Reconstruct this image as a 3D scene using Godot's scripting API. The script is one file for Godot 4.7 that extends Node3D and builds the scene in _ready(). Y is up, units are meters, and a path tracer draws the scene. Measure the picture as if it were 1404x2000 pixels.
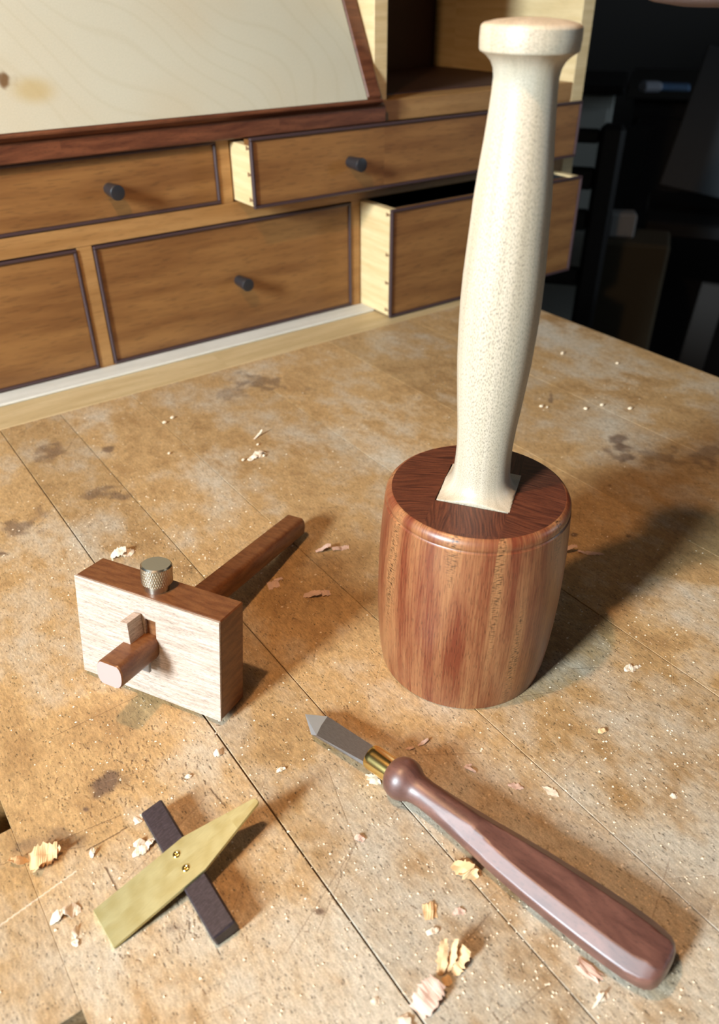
extends Node3D
# A workbench top with a turned mallet, a marking gauge, a marking knife and a small brass marker, in front of a drawer cabinet.
# y is up, metres; the bench top is y = 0, the floor lies 0.86 below it.

const FLOOR := -0.86
const LAMP := Vector3(0.0, 0.62, -0.225)
const WIN := Vector3(-1.5, 0.78, 0.05)
var M := {}
var taken := {}
var rng := RandomNumberGenerator.new()


func _ready() -> void:
	rng.seed = 7
	var cam := Camera3D.new()
	cam.name = "camera"
	add_child(cam)
	var ca := CameraAttributesPhysical.new()
	ca.frustum_focal_length = 18.264
	ca.frustum_focus_distance = 0.40
	ca.frustum_near = 0.02
	ca.frustum_far = 50.0
	ca.exposure_aperture = 6.6
	cam.attributes = ca
	cam.fov = 66.61
	cam.near = 0.02
	cam.position = Vector3(0, 0.30, 0)
	cam.basis = Basis(Vector3.UP, -0.62257539) * Basis(Vector3.RIGHT, -0.59788026) * Basis(Vector3.BACK, -0.0035218)
	cam.current = true

	var we := WorldEnvironment.new()
	we.name = "environment"
	var e := Environment.new()
	e.background_mode = Environment.BG_COLOR
	e.background_color = Color(0.62, 0.72, 0.85)
	e.background_energy_multiplier = 0.5
	e.tonemap_mode = Environment.TONE_MAPPER_LINEAR
	e.tonemap_exposure = 1.0
	e.sdfgi_enabled = true
	e.ssao_enabled = true
	e.ssil_enabled = true
	we.environment = e
	add_child(we)

	# daylight from the narrow window in the left wall
	var day := AreaLight3D.new()
	day.name = "window_daylight"
	day.area_size = Vector2(0.28, 0.50)
	day.area_normalize_energy = true
	day.light_energy = 10.0
	day.light_color = Color(0.90, 0.965, 1.0)
	day.area_range = 8.0
	day.shadow_enabled = true
	add_child(day)
	day.position = WIN + Vector3(0.012, 0, 0)
	day.look_at_from_position(day.position, day.position + Vector3(1, -0.42, -0.16), Vector3.UP)

	# added fill for the dark background, set in a made-up unseen window
	var far := AreaLight3D.new()
	far.name = "added_fill_light"
	far.area_size = Vector2(0.5, 0.7)
	far.area_normalize_energy = true
	far.light_energy = 1.7
	far.light_color = Color(0.88, 0.95, 1.0)
	far.area_range = 8.0
	far.shadow_enabled = true
	add_child(far)
	far.look_at_from_position(Vector3(2.5, 0.55, 1.52), Vector3(1.8, -0.3, -1.2), Vector3.UP)

	materials()
	room()
	bench()
	cabinet()
	mallet()
	gauge()
	knife()
	marker()
	shavings()
	dust()
	pendant()
	backdrop()


# ---------------------------------------------------------------- naming

func numbered(called: String) -> String:
	if not taken.has(called):
		taken[called] = 0
		return called
	taken[called] += 1
	return "%s_%03d" % [called, taken[called]]


func thing(called: String, label: String, category: String, at := Vector3.ZERO, group := "") -> Node3D:
	var o := Node3D.new()
	o.name = numbered(called)
	add_child(o)
	o.position = at
	tag(o, label, category, group)
	return o


func tag(o: Node, label: String, category: String, group := "") -> void:
	o.set_meta("label", label)
	o.set_meta("category", category)
	if group:
		o.set_meta("group", group)


func part(parent: Node, called: String, mesh: Variant, mat: Material, at := Transform3D()) -> MeshInstance3D:
	var o := MeshInstance3D.new()
	o.name = called if parent != self else numbered(called)
	o.mesh = mesh.commit() if mesh is SurfaceTool else mesh
	if mat:
		o.material_override = mat
	o.transform = at
	parent.add_child(o, true)
	return o


func struct(called: String, mesh: Variant, mat: Material, at := Transform3D()) -> MeshInstance3D:
	var o := part(self, called, mesh, mat, at)
	o.set_meta("kind", "structure")
	return o


# ---------------------------------------------------------------- shapes

func tool() -> SurfaceTool:
	var st := SurfaceTool.new()
	st.begin(Mesh.PRIMITIVE_TRIANGLES)
	return st


func tri(st: SurfaceTool, a: Vector3, b: Vector3, c: Vector3, out: Vector3) -> void:
	# one flat triangle that faces «out»
	var n := (b - a).cross(c - a)
	if n.length_squared() < 1e-20:
		return
	if n.dot(out) > 0.0:
		var t := b
		b = c
		c = t
	else:
		n = -n
	n = n.normalized()
	for p in [a, b, c]:
		st.set_normal(n)
		st.set_uv(Vector2(p.x, p.z) if absf(n.y) > 0.7 else Vector2(p.x + p.z, -p.y))
		st.add_vertex(p)


func quad(st: SurfaceTool, a: Vector3, b: Vector3, c: Vector3, d: Vector3, out: Vector3) -> void:
	tri(st, a, b, c, out)
	tri(st, a, c, d, out)


func slab(st: SurfaceTool, lo: Vector3, hi: Vector3, ch := 0.0, xf := Transform3D()) -> void:
	# a box with chamfered edges between two corners
	var c := (lo + hi) / 2.0
	var h := (hi - lo) / 2.0
	ch = minf(ch, minf(h.x, minf(h.y, h.z)) * 0.6)
	var pt := func(s: Vector3, axis: int) -> Vector3:
		var r := Vector3.ZERO
		for k in 3:
			r[k] = s[k] * (h[k] - (0.0 if k == axis else ch))
		return xf * (c + r)
	var mid := xf * c
	for axis in 3:
		var u := (axis + 1) % 3
		var v := (axis + 2) % 3
		for sg in [-1.0, 1.0]:
			var q := []
			for uv in [[-1.0, -1.0], [1.0, -1.0], [1.0, 1.0], [-1.0, 1.0]]:
				var s := Vector3.ZERO
				s[axis] = sg
				s[u] = uv[0]
				s[v] = uv[1]
				q.append(pt.call(s, axis))
			quad(st, q[0], q[1], q[2], q[3], (q[0] + q[2]) / 2.0 - mid)
			if ch > 0.0:
				for sv in [-1.0, 1.0]:
					# the chamfer between the faces «axis» and «u»
					var e := []
					for w in [-1.0, 1.0]:
						var s := Vector3.ZERO
						s[axis] = sg
						s[u] = sv
						s[v] = w
						e.append([pt.call(s, axis), pt.call(s, u)])
					quad(st, e[0][0], e[0][1], e[1][1], e[1][0], (e[0][0] + e[1][1]) / 2.0 - mid)
	if ch > 0.0:
		for sx in [-1.0, 1.0]:
			for sy in [-1.0, 1.0]:
				for sz in [-1.0, 1.0]:
					var s := Vector3(sx, sy, sz)
					var a: Vector3 = pt.call(s, 0)
					tri(st, a, pt.call(s, 1), pt.call(s, 2), a - mid)


func box(lo: Vector3, hi: Vector3, ch := 0.0008) -> ArrayMesh:
	var st := tool()
	slab(st, lo, hi, ch)
	return st.commit()


func grid(st: SurfaceTool, rows: Array, centre: Callable, uvs := Vector2(1, 1)) -> void:
	# a smooth sheet through rows of points; centre(i) is a point behind row i
	var nr := rows.size()
	var nc: int = rows[0].size()
	var nrm := []
	for i in nr:
		var line := []
		for j in nc:
			var closed: bool = rows[i][0].distance_to(rows[i][nc - 1]) < 1e-6 and rows[mini(i + 1, nr - 1)][0].distance_to(rows[mini(i + 1, nr - 1)][nc - 1]) < 1e-6
			var ja := j - 1
			var jb := j + 1
			if closed:
				ja = nc - 2 if j == 0 else j - 1
				jb = 1 if j == nc - 1 else j + 1
			var du: Vector3 = rows[i][mini(jb, nc - 1)] - rows[i][maxi(ja, 0)]
			var dv: Vector3 = rows[mini(i + 1, nr - 1)][j] - rows[maxi(i - 1, 0)][j]
			var n := du.cross(dv)
			if n.length() < 1e-14:
				n = rows[i][j] - centre.call(i)
			if n.dot(rows[i][j] - centre.call(i)) < 0.0:
				n = -n
			line.append(n.normalized())
		nrm.append(line)
	for i in nr - 1:
		for j in nc - 1:
			var k := [[i, j], [i, j + 1], [i + 1, j + 1], [i + 1, j]]
			for t in [[0, 1, 2], [0, 2, 3]]:
				var p := []
				for m in t:
					p.append(k[m])
				var a: Vector3 = rows[p[0][0]][p[0][1]]
				var b: Vector3 = rows[p[1][0]][p[1][1]]
				var c: Vector3 = rows[p[2][0]][p[2][1]]
				var f := (b - a).cross(c - a)
				if f.length_squared() < 1e-22:
					continue
				var avg: Vector3 = nrm[p[0][0]][p[0][1]] + nrm[p[1][0]][p[1][1]] + nrm[p[2][0]][p[2][1]]
				if f.dot(avg) > 0.0:
					p = [p[0], p[2], p[1]]
				for m in p:
					st.set_normal(nrm[m[0]][m[1]])
					st.set_uv(Vector2(float(m[1]) / (nc - 1) * uvs.x, float(m[0]) / (nr - 1) * uvs.y))
					st.add_vertex(rows[m[0]][m[1]])


func lathe(st: SurfaceTool, runs: Array, seg := 48, xf := Transform3D(), vlen := 0.1) -> void:
	# each run is a smooth list of [radius, height]; edges between runs stay sharp
	for run in runs:
		var rows := []
		for p in run:
			var line := []
			for j in seg + 1:
				var a := TAU * (j % seg) / seg
				line.append(xf * Vector3(cos(a) * p[0], p[1], sin(a) * p[0]))
			rows.append(line)
		var lo: float = run[0][1]
		var hi: float = run[run.size() - 1][1]
		var flat := absf(hi - lo) < 1e-6
		var mid := (lo + hi) / 2.0
		var sink: float = 0.0
		if flat:
			sink = -1.0 if run.size() > 1 and run[0][0] > run[1][0] else 1.0
		grid(st, rows, func(i: int) -> Vector3: return xf * Vector3(0, mid + sink if flat else lerpf(run[i][1], mid, 0.3), 0), Vector2(1, vlen))


func rod(st: SurfaceTool, a: Vector3, b: Vector3, r: float, seg := 10) -> void:
	var y := (b - a).normalized()
	var x := y.cross(Vector3.RIGHT if absf(y.x) < 0.8 else Vector3.UP).normalized()
	var xf := Transform3D(Basis(x, y, x.cross(y)), a)
	var l := a.distance_to(b)
	lathe(st, [[[0.0, 0.0], [r, 0.0]], [[r, 0.0], [r, l]], [[r, l], [0.0, l]]], seg, xf)


func plate(st: SurfaceTool, poly: Array, y0: float, y1: float, ch := 0.0) -> void:
	# a convex polygon in x,z given a thickness, with a chamfered upper edge
	var c := Vector2.ZERO
	for p in poly:
		c += p
	c /= poly.size()
	var n := poly.size()
	var inner := []
	for p in poly:
		inner.append(p + (c - p).normalized() * ch)
	for i in n:
		var j := (i + 1) % n
		var a: Vector2 = poly[i]
		var b: Vector2 = poly[j]
		var ai: Vector2 = inner[i]
		var bi: Vector2 = inner[j]
		var o := Vector3((a.x + b.x) / 2 - c.x, 0, (a.y + b.y) / 2 - c.y)
		quad(st, Vector3(a.x, y0, a.y), Vector3(b.x, y0, b.y), Vector3(b.x, y1 - ch, b.y), Vector3(a.x, y1 - ch, a.y), o)
		if ch > 0.0:
			quad(st, Vector3(a.x, y1 - ch, a.y), Vector3(b.x, y1 - ch, b.y), Vector3(bi.x, y1, bi.y), Vector3(ai.x, y1, ai.y), o.normalized() + Vector3.UP)
		tri(st, Vector3(c.x, y1, c.y), Vector3(ai.x, y1, ai.y), Vector3(bi.x, y1, bi.y), Vector3.UP)
		tri(st, Vector3(c.x, y0, c.y), Vector3(a.x, y0, a.y), Vector3(b.x, y0, b.y), Vector3.DOWN)


# ---------------------------------------------------------------- materials

func noise(sd: int, freq: float, octaves := 1, type := FastNoiseLite.TYPE_SIMPLEX_SMOOTH) -> FastNoiseLite:
	var n := FastNoiseLite.new()
	n.seed = sd
	n.noise_type = type
	n.frequency = freq
	n.fractal_type = FastNoiseLite.FRACTAL_FBM if octaves > 1 else FastNoiseLite.FRACTAL_NONE
	n.fractal_octaves = octaves
	return n


func paint(w: int, h: int, f: Callable) -> ImageTexture:
	# f(u, v) in pixels gives a linear colour
	var d := PackedByteArray()
	d.resize(w * h * 3)
	var k := 0
	for y in h:
		for x in w:
			var c: Color = f.call(x, y)
			c = c.linear_to_srgb()
			d[k] = clampi(int(c.r * 255.0), 0, 255)
			d[k + 1] = clampi(int(c.g * 255.0), 0, 255)
			d[k + 2] = clampi(int(c.b * 255.0), 0, 255)
			k += 3
	return ImageTexture.create_from_image(Image.create_from_data(w, h, false, Image.FORMAT_RGB8, d))


func mat(called: String, tex: Texture2D, rough: float, tri_scale := Vector3.ZERO, tint := Color.WHITE) -> StandardMaterial3D:
	var m := StandardMaterial3D.new()
	m.resource_name = called
	m.albedo_color = tint
	m.albedo_texture = tex
	m.roughness = rough
	if tri_scale != Vector3.ZERO:
		m.uv1_triplanar = true
		m.uv1_triplanar_sharpness = 8.0
		m.uv1_scale = tri_scale
	M[called] = m
	return m


func plain(called: String, c: Color, rough: float, metal := 0.0) -> StandardMaterial3D:
	# c is a linear, real-world colour
	var m := StandardMaterial3D.new()
	m.resource_name = called
	m.albedo_color = c.linear_to_srgb()
	m.roughness = rough
	m.metallic = metal
	M[called] = m
	return m


func grain(w: int, h: int, sd: int, lo: Color, hi: Color, along: float, across: float, fleck := 0.0, wander := 6.0) -> ImageTexture:
	# wood with its grain along u: bands, fine streaks and small dark pores
	var n1 := noise(sd, 1.0, 3)
	var n2 := noise(sd + 1, 1.0, 2)
	var n3 := noise(sd + 2, 1.0)
	return paint(w, h, func(x: int, y: int) -> Color:
		var bend := n3.get_noise_2d(x * along * 0.5, y * across * 0.08) * wander
		var yy := y + bend
		var b := 0.5 + 0.9 * n1.get_noise_2d(x * along, yy * across)
		var s := n2.get_noise_2d(x * along * 3.0 + 90.0, yy * across * 7.0)
		var c := lo.lerp(hi, clampf(b + 0.25 * s, 0.0, 1.0))
		var p := n3.get_noise_2d(x * along * 9.0 + 400.0, y * across * 13.0)
		if p > 0.45:
			c = c * (1.0 - fleck * minf(1.0, (p - 0.45) * 4.0))
		return c)


func materials() -> void:
	bench_material()
	var t := grain(640, 640, 11, Color(0.165, 0.067, 0.017), Color(0.255, 0.118, 0.034), 0.004, 0.035, 0.25)
	mat("cabinet_front", t, 0.5, Vector3.ONE / 0.5)
	t = grain(512, 512, 12, Color(0.28, 0.135, 0.040), Color(0.37, 0.195, 0.066), 0.004, 0.05, 0.2)
	mat("cabinet_frame", t, 0.5, Vector3.ONE / 0.4)
	t = grain(512, 512, 13, Color(0.60, 0.44, 0.22), Color(0.70, 0.54, 0.30), 0.004, 0.06, 0.1)
	mat("maple_board", t, 0.55, Vector3.ONE / 0.3)
	t = grain(512, 384, 19, Color(0.56, 0.54, 0.47), Color(0.64, 0.62, 0.55), 0.004, 0.06, 0.1)
	mat("pale_strip", t, 0.5, Vector3.ONE / 0.3)
	t = grain(512, 384, 20, Color(0.46, 0.33, 0.16), Color(0.55, 0.41, 0.22), 0.004, 0.06, 0.1)
	mat("rail_board", t, 0.5, Vector3.ONE / 0.3)
	t = grain(512, 512, 14, Color(0.085, 0.025, 0.011), Color(0.165, 0.056, 0.024), 0.006, 0.06, 0.4)
	mat("mahogany", t, 0.42, Vector3.ONE / 0.2)
	t = grain(512, 512, 15, Color(0.135, 0.045, 0.014), Color(0.215, 0.086, 0.029), 0.01, 0.05, 0.35)
	mat("cherry", t, 0.42, Vector3.ONE / 0.09)
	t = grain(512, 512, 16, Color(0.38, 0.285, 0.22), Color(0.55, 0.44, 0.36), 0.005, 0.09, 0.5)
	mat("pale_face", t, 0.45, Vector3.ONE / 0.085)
	t = grain(384, 384, 17, Color(0.016, 0.010, 0.012), Color(0.040, 0.026, 0.030), 0.03, 0.12, -0.9)
	mat("ebony", t, 0.5, Vector3.ONE / 0.05)
	t = grain(512, 256, 18, Color(0.085, 0.030, 0.022), Color(0.17, 0.070, 0.050), 0.006, 0.05, 0.3, 14.0)
	mat("walnut", t, 0.5, Vector3.ONE / 0.10)
	M.walnut.clearcoat_enabled = true
	M.walnut.clearcoat = 0.9
	M.walnut.clearcoat_roughness = 0.40

	# maple of the mallet's handle: flecks in a stipple, faint long streaks; grain along v
	var f1 := noise(31, 1.0, 2)
	var f2 := noise(32, 1.0)
	mat("maple_turned", paint(512, 1024, func(x: int, y: int) -> Color:
		var band := 0.5 + 0.7 * f1.get_noise_2d(x * 0.02, y * 0.0015)
		var fl := f2.get_noise_2d(x * 0.34, y * 0.20)
		var side := 0.5 - 0.5 * cos(TAU * x / 256.0)
		var c := Color(0.46, 0.39, 0.285).lerp(Color(0.55, 0.475, 0.365), clampf(band, 0, 1))
		if fl > 0.12:
			c = c * (1.0 - 0.50 * (0.35 + 0.65 * side) * minf(1.0, (fl - 0.12) * 2.4))
		var st := f1.get_noise_2d(x * 0.12 + 50.0, y * 0.003)
		return c * (1.0 + 0.10 * st)), 0.42)
	M.maple_turned.clearcoat_enabled = true
	M.maple_turned.clearcoat = 0.2
	M.maple_turned.clearcoat_roughness = 0.4

	# the mallet head's side: upright bands from rust red to tan, with a figured light band
	var s1 := noise(41, 1.0, 2)
	var s2 := noise(42, 1.0)
	mat("head_side", paint(1024, 512, func(x: int, y: int) -> Color:
		var b := 0.38 + 0.85 * s1.get_noise_2d(x * 0.010, y * 0.0010)
		var s := s2.get_noise_2d(x * 0.16, y * 0.008)
		var c := Color(0.155, 0.034, 0.013).lerp(Color(0.37, 0.170, 0.068), clampf(b + 0.22 * s, 0, 1))
		var fig := smoothstep(0.55, 0.9, b) * s2.get_noise_2d(x * 0.05 + 70.0, y * 0.30)
		c = c * (1.0 - 0.75 * maxf(fig, 0.0) * 1.6)
		var p := s2.get_noise_2d(x * 0.33 + 900.0, y * 0.03)
		if p > 0.4:
			c = c * (1.0 - 0.4 * minf(1.0, (p - 0.4) * 4.0))
		return c), 0.40)
	M.head_side.clearcoat_enabled = true
	M.head_side.clearcoat = 0.25
	M.head_side.clearcoat_roughness = 0.35
	mat("head_top", grain(512, 512, 43, Color(0.042, 0.010, 0.005), Color(0.135, 0.040, 0.018), 0.006, 0.13, 0.3, 16.0), 0.45)

	# birch plywood: contour-like figure, faint, with a knot near the left and a yellow stain beside it
	var p1 := noise(51, 1.0, 2)
	var p2 := noise(52, 1.0)
	mat("plywood", paint(1024, 512, func(x: int, y: int) -> Color:
		# 0.60 m wide, 0.30 m high; figure lines run down to the right
		var u := x * 0.000586
		var v := y * 0.000586
		var q := p1.get_noise_2d(u * 4.0, v * 4.0)
		var ring := absf(fmod(absf(q * 3.4 + (u * 0.85 - v * 0.55) * 38.0), 1.0) - 0.5) * 2.0
		var c := Color(0.47, 0.445, 0.345).lerp(Color(0.42, 0.385, 0.28), smoothstep(0.70, 1.0, ring) * 0.4)
		c = c.lerp(Color(0.46, 0.38, 0.25), clampf(0.30 + p1.get_noise_2d(u * 9.0 + 9.0, v * 9.0), 0, 1) * 0.4)
		c = c * (1.0 + 0.07 * p2.get_noise_2d(x * 0.5, y * 0.5))
		var k := Vector2(x - 371, (y - 271) * 1.2).length() + 5.0 * p2.get_noise_2d(x * 0.08, y * 0.08)
		if k < 16.0:
			c = c.lerp(Color(0.14, 0.075, 0.03), smoothstep(16.0, 4.0, k))
		var yl := Vector2((x - 404) * 0.6, y - 286).length()
		c = c.lerp(Color(0.40, 0.28, 0.09), smoothstep(24.0, 5.0, yl) * 0.6)
		return c), 0.6)

	# metals
	var b1 := noise(61, 1.0, 2)
	mat("brass_plate", paint(384, 384, func(x: int, y: int) -> Color:
		var c := Color(0.62, 0.60, 0.33).lerp(Color(0.52, 0.47, 0.22), clampf(0.45 + 0.8 * b1.get_noise_2d(x * 0.014, y * 0.014), 0, 1))
		return c * (1.0 + 0.10 * b1.get_noise_2d(x * 0.03, y * 0.6))), 0.42, Vector3.ONE / 0.06)
	M.brass_plate.metallic = 0.75
	mat("steel", paint(256, 256, func(x: int, y: int) -> Color:
		return Color(0.33, 0.33, 0.34) * (1.0 + 0.25 * b1.get_noise_2d(x * 0.02 + y * 0.25, y * 0.5 - x * 0.02))), 0.48, Vector3.ONE / 0.03)
	M.steel.metallic = 1.0
	plain("steel_bevel", Color(0.70, 0.74, 0.78), 0.45, 0.9)
	plain("brass", Color(0.80, 0.60, 0.22), 0.2, 1.0)
	plain("nickel", Color(0.62, 0.60, 0.52), 0.28, 1.0)
	plain("black_wood", Color(0.018, 0.018, 0.021), 0.38)
	plain("bead", Color(0.050, 0.028, 0.030), 0.4)
	plain("dark_pin", Color(0.20, 0.11, 0.05), 0.6)
	plain("end_grain", Color(0.40, 0.29, 0.26), 0.55)
	plain("bay_shade_wood", Color(0.045, 0.014, 0.007), 0.6)  # mahogany darkened: the shade inside the bay is put into its colour
	plain("drawer_shade", Color(0.006, 0.005, 0.005), 0.95)  # flat black that stands for the shade in the open drawer
	plain("shaving_pale", Color(0.78, 0.66, 0.50), 0.6)
	plain("shaving_pink", Color(0.66, 0.46, 0.36), 0.6)
	plain("shaving_orange", Color(0.76, 0.52, 0.27), 0.6)
	for k in ["shaving_pale", "shaving_pink", "shaving_orange"]:
		M[k].backlight_enabled = true
		M[k].backlight = Color(0.50, 0.28, 0.13) if k != "shaving_orange" else Color(0.6, 0.33, 0.11)
	plain("crumb", Color(0.76, 0.62, 0.44), 0.7)
	# the room
	plain("wall_paint", Color(0.024, 0.021, 0.020), 0.9)
	plain("floor_board", Color(0.055, 0.045, 0.038), 0.7)
	plain("chair_black", Color(0.008, 0.006, 0.006), 0.5)
	plain("crate_olive", Color(0.060, 0.048, 0.026), 0.8)
	plain("panel_grey", Color(0.060, 0.066, 0.074), 0.7)
	plain("panel_pale", Color(0.55, 0.56, 0.52), 0.8)
	plain("strip_brown", Color(0.013, 0.010, 0.008), 0.8)
	plain("crate_dark", Color(0.03, 0.025, 0.02), 0.7)
	plain("cloth_blue", Color(0.16, 0.30, 0.55), 0.8)
	plain("cloth_white", Color(0.45, 0.47, 0.55), 0.8)
	plain("box_white", Color(0.26, 0.26, 0.26), 0.8)
	plain("shade_enamel", Color(0.10, 0.09, 0.08), 0.4)


func bench_material() -> void:
	# amber beech, worn pale in patches, stained, scratched; 0.75 m square, x from -0.10, z from -0.70
	var n := 1024
	var px := 0.75 / n
	var a1 := noise(71, 9.0, 3)
	var a2 := noise(72, 38.0, 4)
	var a4 := noise(74, 130.0, 3)
	var a3 := noise(73, 60.0, 2)
	var stains := [
		[0.1115, -0.5682, 0.0096, 0.0070, -0.0056, 0.0177, 0.6], [0.1242, -0.4823, 0.0132, 0.0096, -0.0034, 0.0091, 0.6], [0.0609, -0.4779, 0.0138, 0.0101, -0.0024, 0.0085, 0.6],
		[0.0789, -0.4873, 0.0040, 0.0029, -0.0039, 0.0126, 0.5], [0.1491, -0.5408, 0.0042, 0.0030, -0.0021, 0.0054, 0.7], [0.3059, -0.5825, 0.0188, 0.0137, -0.0087, 0.0153, 0.55],
		[0.2691, -0.5766, 0.0146, 0.0106, -0.0068, 0.0129, 0.35], [0.0448, -0.4548, 0.0037, 0.0027, -0.0012, 0.0045, 0.8], [0.4787, -0.3238, 0.0085, 0.0062, -0.0060, 0.0049, 0.7],
		[0.4704, -0.3087, 0.0083, 0.0061, -0.0058, 0.0047, 0.75], [0.4640, -0.3000, 0.0077, 0.0056, -0.0058, 0.0048, 0.55], [0.4841, -0.2822, 0.0188, 0.0137, -0.0117, 0.0086, 0.4],
		[0.5158, -0.2640, 0.0126, 0.0092, -0.0137, 0.0092, 0.45], [0.4220, -0.2798, 0.0030, 0.0022, -0.0033, 0.0027, 0.7], [0.0359, -0.2485, 0.0060, 0.0044, -0.0025, 0.0066, 0.8],
		[0.0504, -0.2572, 0.0058, 0.0042, -0.0014, 0.0034, 0.4], [0.0237, -0.2407, 0.0015, 0.0011, -0.0005, 0.0015, 0.9], [0.3549, -0.2541, 0.0019, 0.0014, -0.0018, 0.0016, 0.8],
		[0.3820, -0.2323, 0.0019, 0.0014, -0.0019, 0.0015, 0.8], [0.3329, -0.5429, 0.0052, 0.0038, -0.0046, 0.0071, 0.4], [0.0072, -0.2347, 0.0125, 0.0086, -0.0022, 0.0062, 0.5],
		[0.4959, -0.4047, 0.0020, 0.0010, -0.0100, 0.0090, 0.6], [0.0817, -0.1429, 0.0016, 0.0012, -0.0007, 0.0010, 0.8], [0.0338, -0.1701, 0.0048, 0.0035, -0.0010, 0.0022, 0.5],
	]
	# pale worn patches: x, z, radius, strength
	var worn := [[0.09, -0.10, 0.09, 0.9], [0.19, -0.02, 0.10, 0.8], [0.25, -0.10, 0.06, 0.5], [0.21, -0.475, 0.03, 0.8], [0.28, -0.47, 0.03, 0.5], [0.09, -0.44, 0.05, 0.5], [0.33, -0.44, 0.06, 0.4],
		[0.62, -0.52, 0.06, 0.9], [0.58, -0.40, 0.05, 0.6], [0.42, -0.45, 0.04, 0.5], [0.0, -0.15, 0.05, 0.5], [0.48, -0.30, 0.05, 0.4], [0.37, -0.12, 0.07, 0.5], [0.16, -0.60, 0.03, 0.5], [0.52, -0.36, 0.03, 0.7]]
	var edges := [-0.10, -0.005, 0.09, 0.139, 0.2014, 0.3068, 0.41, 0.515, 0.651]
	var tone := [0.93, 1.05, 0.91, 1.03, 0.96, 1.07, 0.93, 1.0]
	var d := PackedByteArray()
	d.resize(n * n * 3)
	var k := 0
	for j in n:
		var z := -0.70 + j * px
		for i in n:
			var x := -0.10 + i * px
			var p1 := a1.get_noise_2d(x, z)
			var p2 := a2.get_noise_2d(x, z * 0.7)
			var w := 0.0
			for q in worn:
				var dx: float = x - q[0]
				var dz: float = z - q[1]
				var r2: float = (dx * dx + dz * dz) / (q[2] * q[2])
				if r2 < 4.0:
					w += q[3] * exp(-1.2 * r2)
			var p4 := a4.get_noise_2d(x * 1.2, z * 0.6)
			w = clampf(w * 0.85 + p1 * 0.75 + p2 * 0.5 + p4 * 0.18, 0.0, 1.0)
			var c := Color(0.42, 0.265, 0.118).lerp(Color(0.475, 0.418, 0.328), w * 0.95)
			c = c.lerp(Color(0.27, 0.150, 0.058), clampf(-p1 * 0.8 - p2 * 0.7 - p4 * 0.3 - 0.12, 0.0, 0.65))
			c = c * (1.0 + 0.10 * p4)
			var b := 0
			while b < 7 and x > edges[b + 1]:
				b += 1
			c = c * (tone[b] as float)
			var dirt := a3.get_noise_2d(x, z)
			for s in stains:
				var dx: float = x - s[0]
				var dz: float = z - s[1]
				if absf(dx) + absf(dz) > 0.06:
					continue
				var det: float = s[2] * s[5] - s[3] * s[4]
				var u: float = (dx * s[5] - dz * s[4]) / det
				var v: float = (s[2] * dz - s[3] * dx) / det
				var r := sqrt(u * u + v * v) + dirt * 0.9
				if r < 1.15:
					c = c.lerp(Color(0.12, 0.072, 0.047), s[6] * 1.1 * smoothstep(1.15, 0.35, r))
			c = c.linear_to_srgb()
			d[k] = clampi(int(c.r * 255.0), 0, 255)
			d[k + 1] = clampi(int(c.g * 255.0), 0, 255)
			d[k + 2] = clampi(int(c.b * 255.0), 0, 255)
			k += 3
	var im := Image.create_from_data(n, n, false, Image.FORMAT_RGB8, d)
	im.resize(2048, 2048, Image.INTERPOLATE_BILINEAR)
	n = 2048
	px = 0.75 / n
	# fine grain along z and short dark pores, from stretched noise
	var fine := noise(81, 0.26, 3).get_image(n, 620)
	fine.resize(n, n, Image.INTERPOLATE_BILINEAR)
	var pore := noise(82, 0.42, 2).get_image(n, 900)
	pore.resize(n, n, Image.INTERPOLATE_BILINEAR)
	var speck := noise(83, 0.05, 2).get_image(n, n)
	var grit := noise(84, 0.71, 1).get_image(n, n)
	var gd := grit.get_data()
	var fd := fine.get_data()
	var pd := pore.get_data()
	var sd := speck.get_data()
	d = im.get_data()
	var hd := PackedByteArray()
	hd.resize(n * n)
	k = 0
	for i in n * n:
		var f := 0.72 + fd[i] * 0.0012 + gd[i] * 0.0010
		var p := pd[i]
		var hgt := 150 + (fd[i] - 128) / 4 + (gd[i] - 128) / 4
		if p > 166 and sd[i] > 112:
			var a := minf(1.0, (p - 166) * 0.026) * minf(1.0, (sd[i] - 112) * 0.022)
			f *= 1.0 - 0.55 * a
			hgt -= int(110.0 * a)
		hd[i] = clampi(hgt, 0, 255)
		d[k] = mini(255, int(d[k] * f))
		d[k + 1] = mini(255, int(d[k + 1] * f))
		d[k + 2] = mini(255, int(d[k + 2] * f))
		k += 3
	im = Image.create_from_data(n, n, false, Image.FORMAT_RGB8, d)
	var him := Image.create_from_data(n, n, false, Image.FORMAT_L8, hd)
	# scratches: x, z, x, z, how dark (negative: pale)
	var cuts := [
		[-0.0203, -0.2100, 0.0113, -0.2147, -0.7], [0.0212, -0.2095, 0.0216, -0.1965, 0.7], [0.0245, -0.2889, 0.0696, -0.2892, 0.4], [0.0639, -0.1366, 0.1126, -0.1584, 0.35],
		[0.0732, -0.2181, 0.0745, -0.2058, 0.7], [0.1223, -0.1962, 0.1098, -0.1546, 0.3], [0.4094, -0.4374, 0.4954, -0.4509, 0.3], [0.1228, -0.5600, 0.1376, -0.5798, 0.5],
		[0.1495, -0.3658, 0.2134, -0.3818, 0.25], [0.4425, -0.3472, 0.4784, -0.3261, -0.5], [0.0179, -0.2212, 0.0359, -0.2214, 0.6], [0.0245, -0.1984, 0.0690, -0.2147, 0.3],
		[-0.0135, -0.2354, 0.0365, -0.2286, 0.5], [0.0773, -0.1362, 0.1081, -0.1559, 0.35], [0.1179, -0.0999, 0.1367, -0.1031, 0.4],
	]
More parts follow.
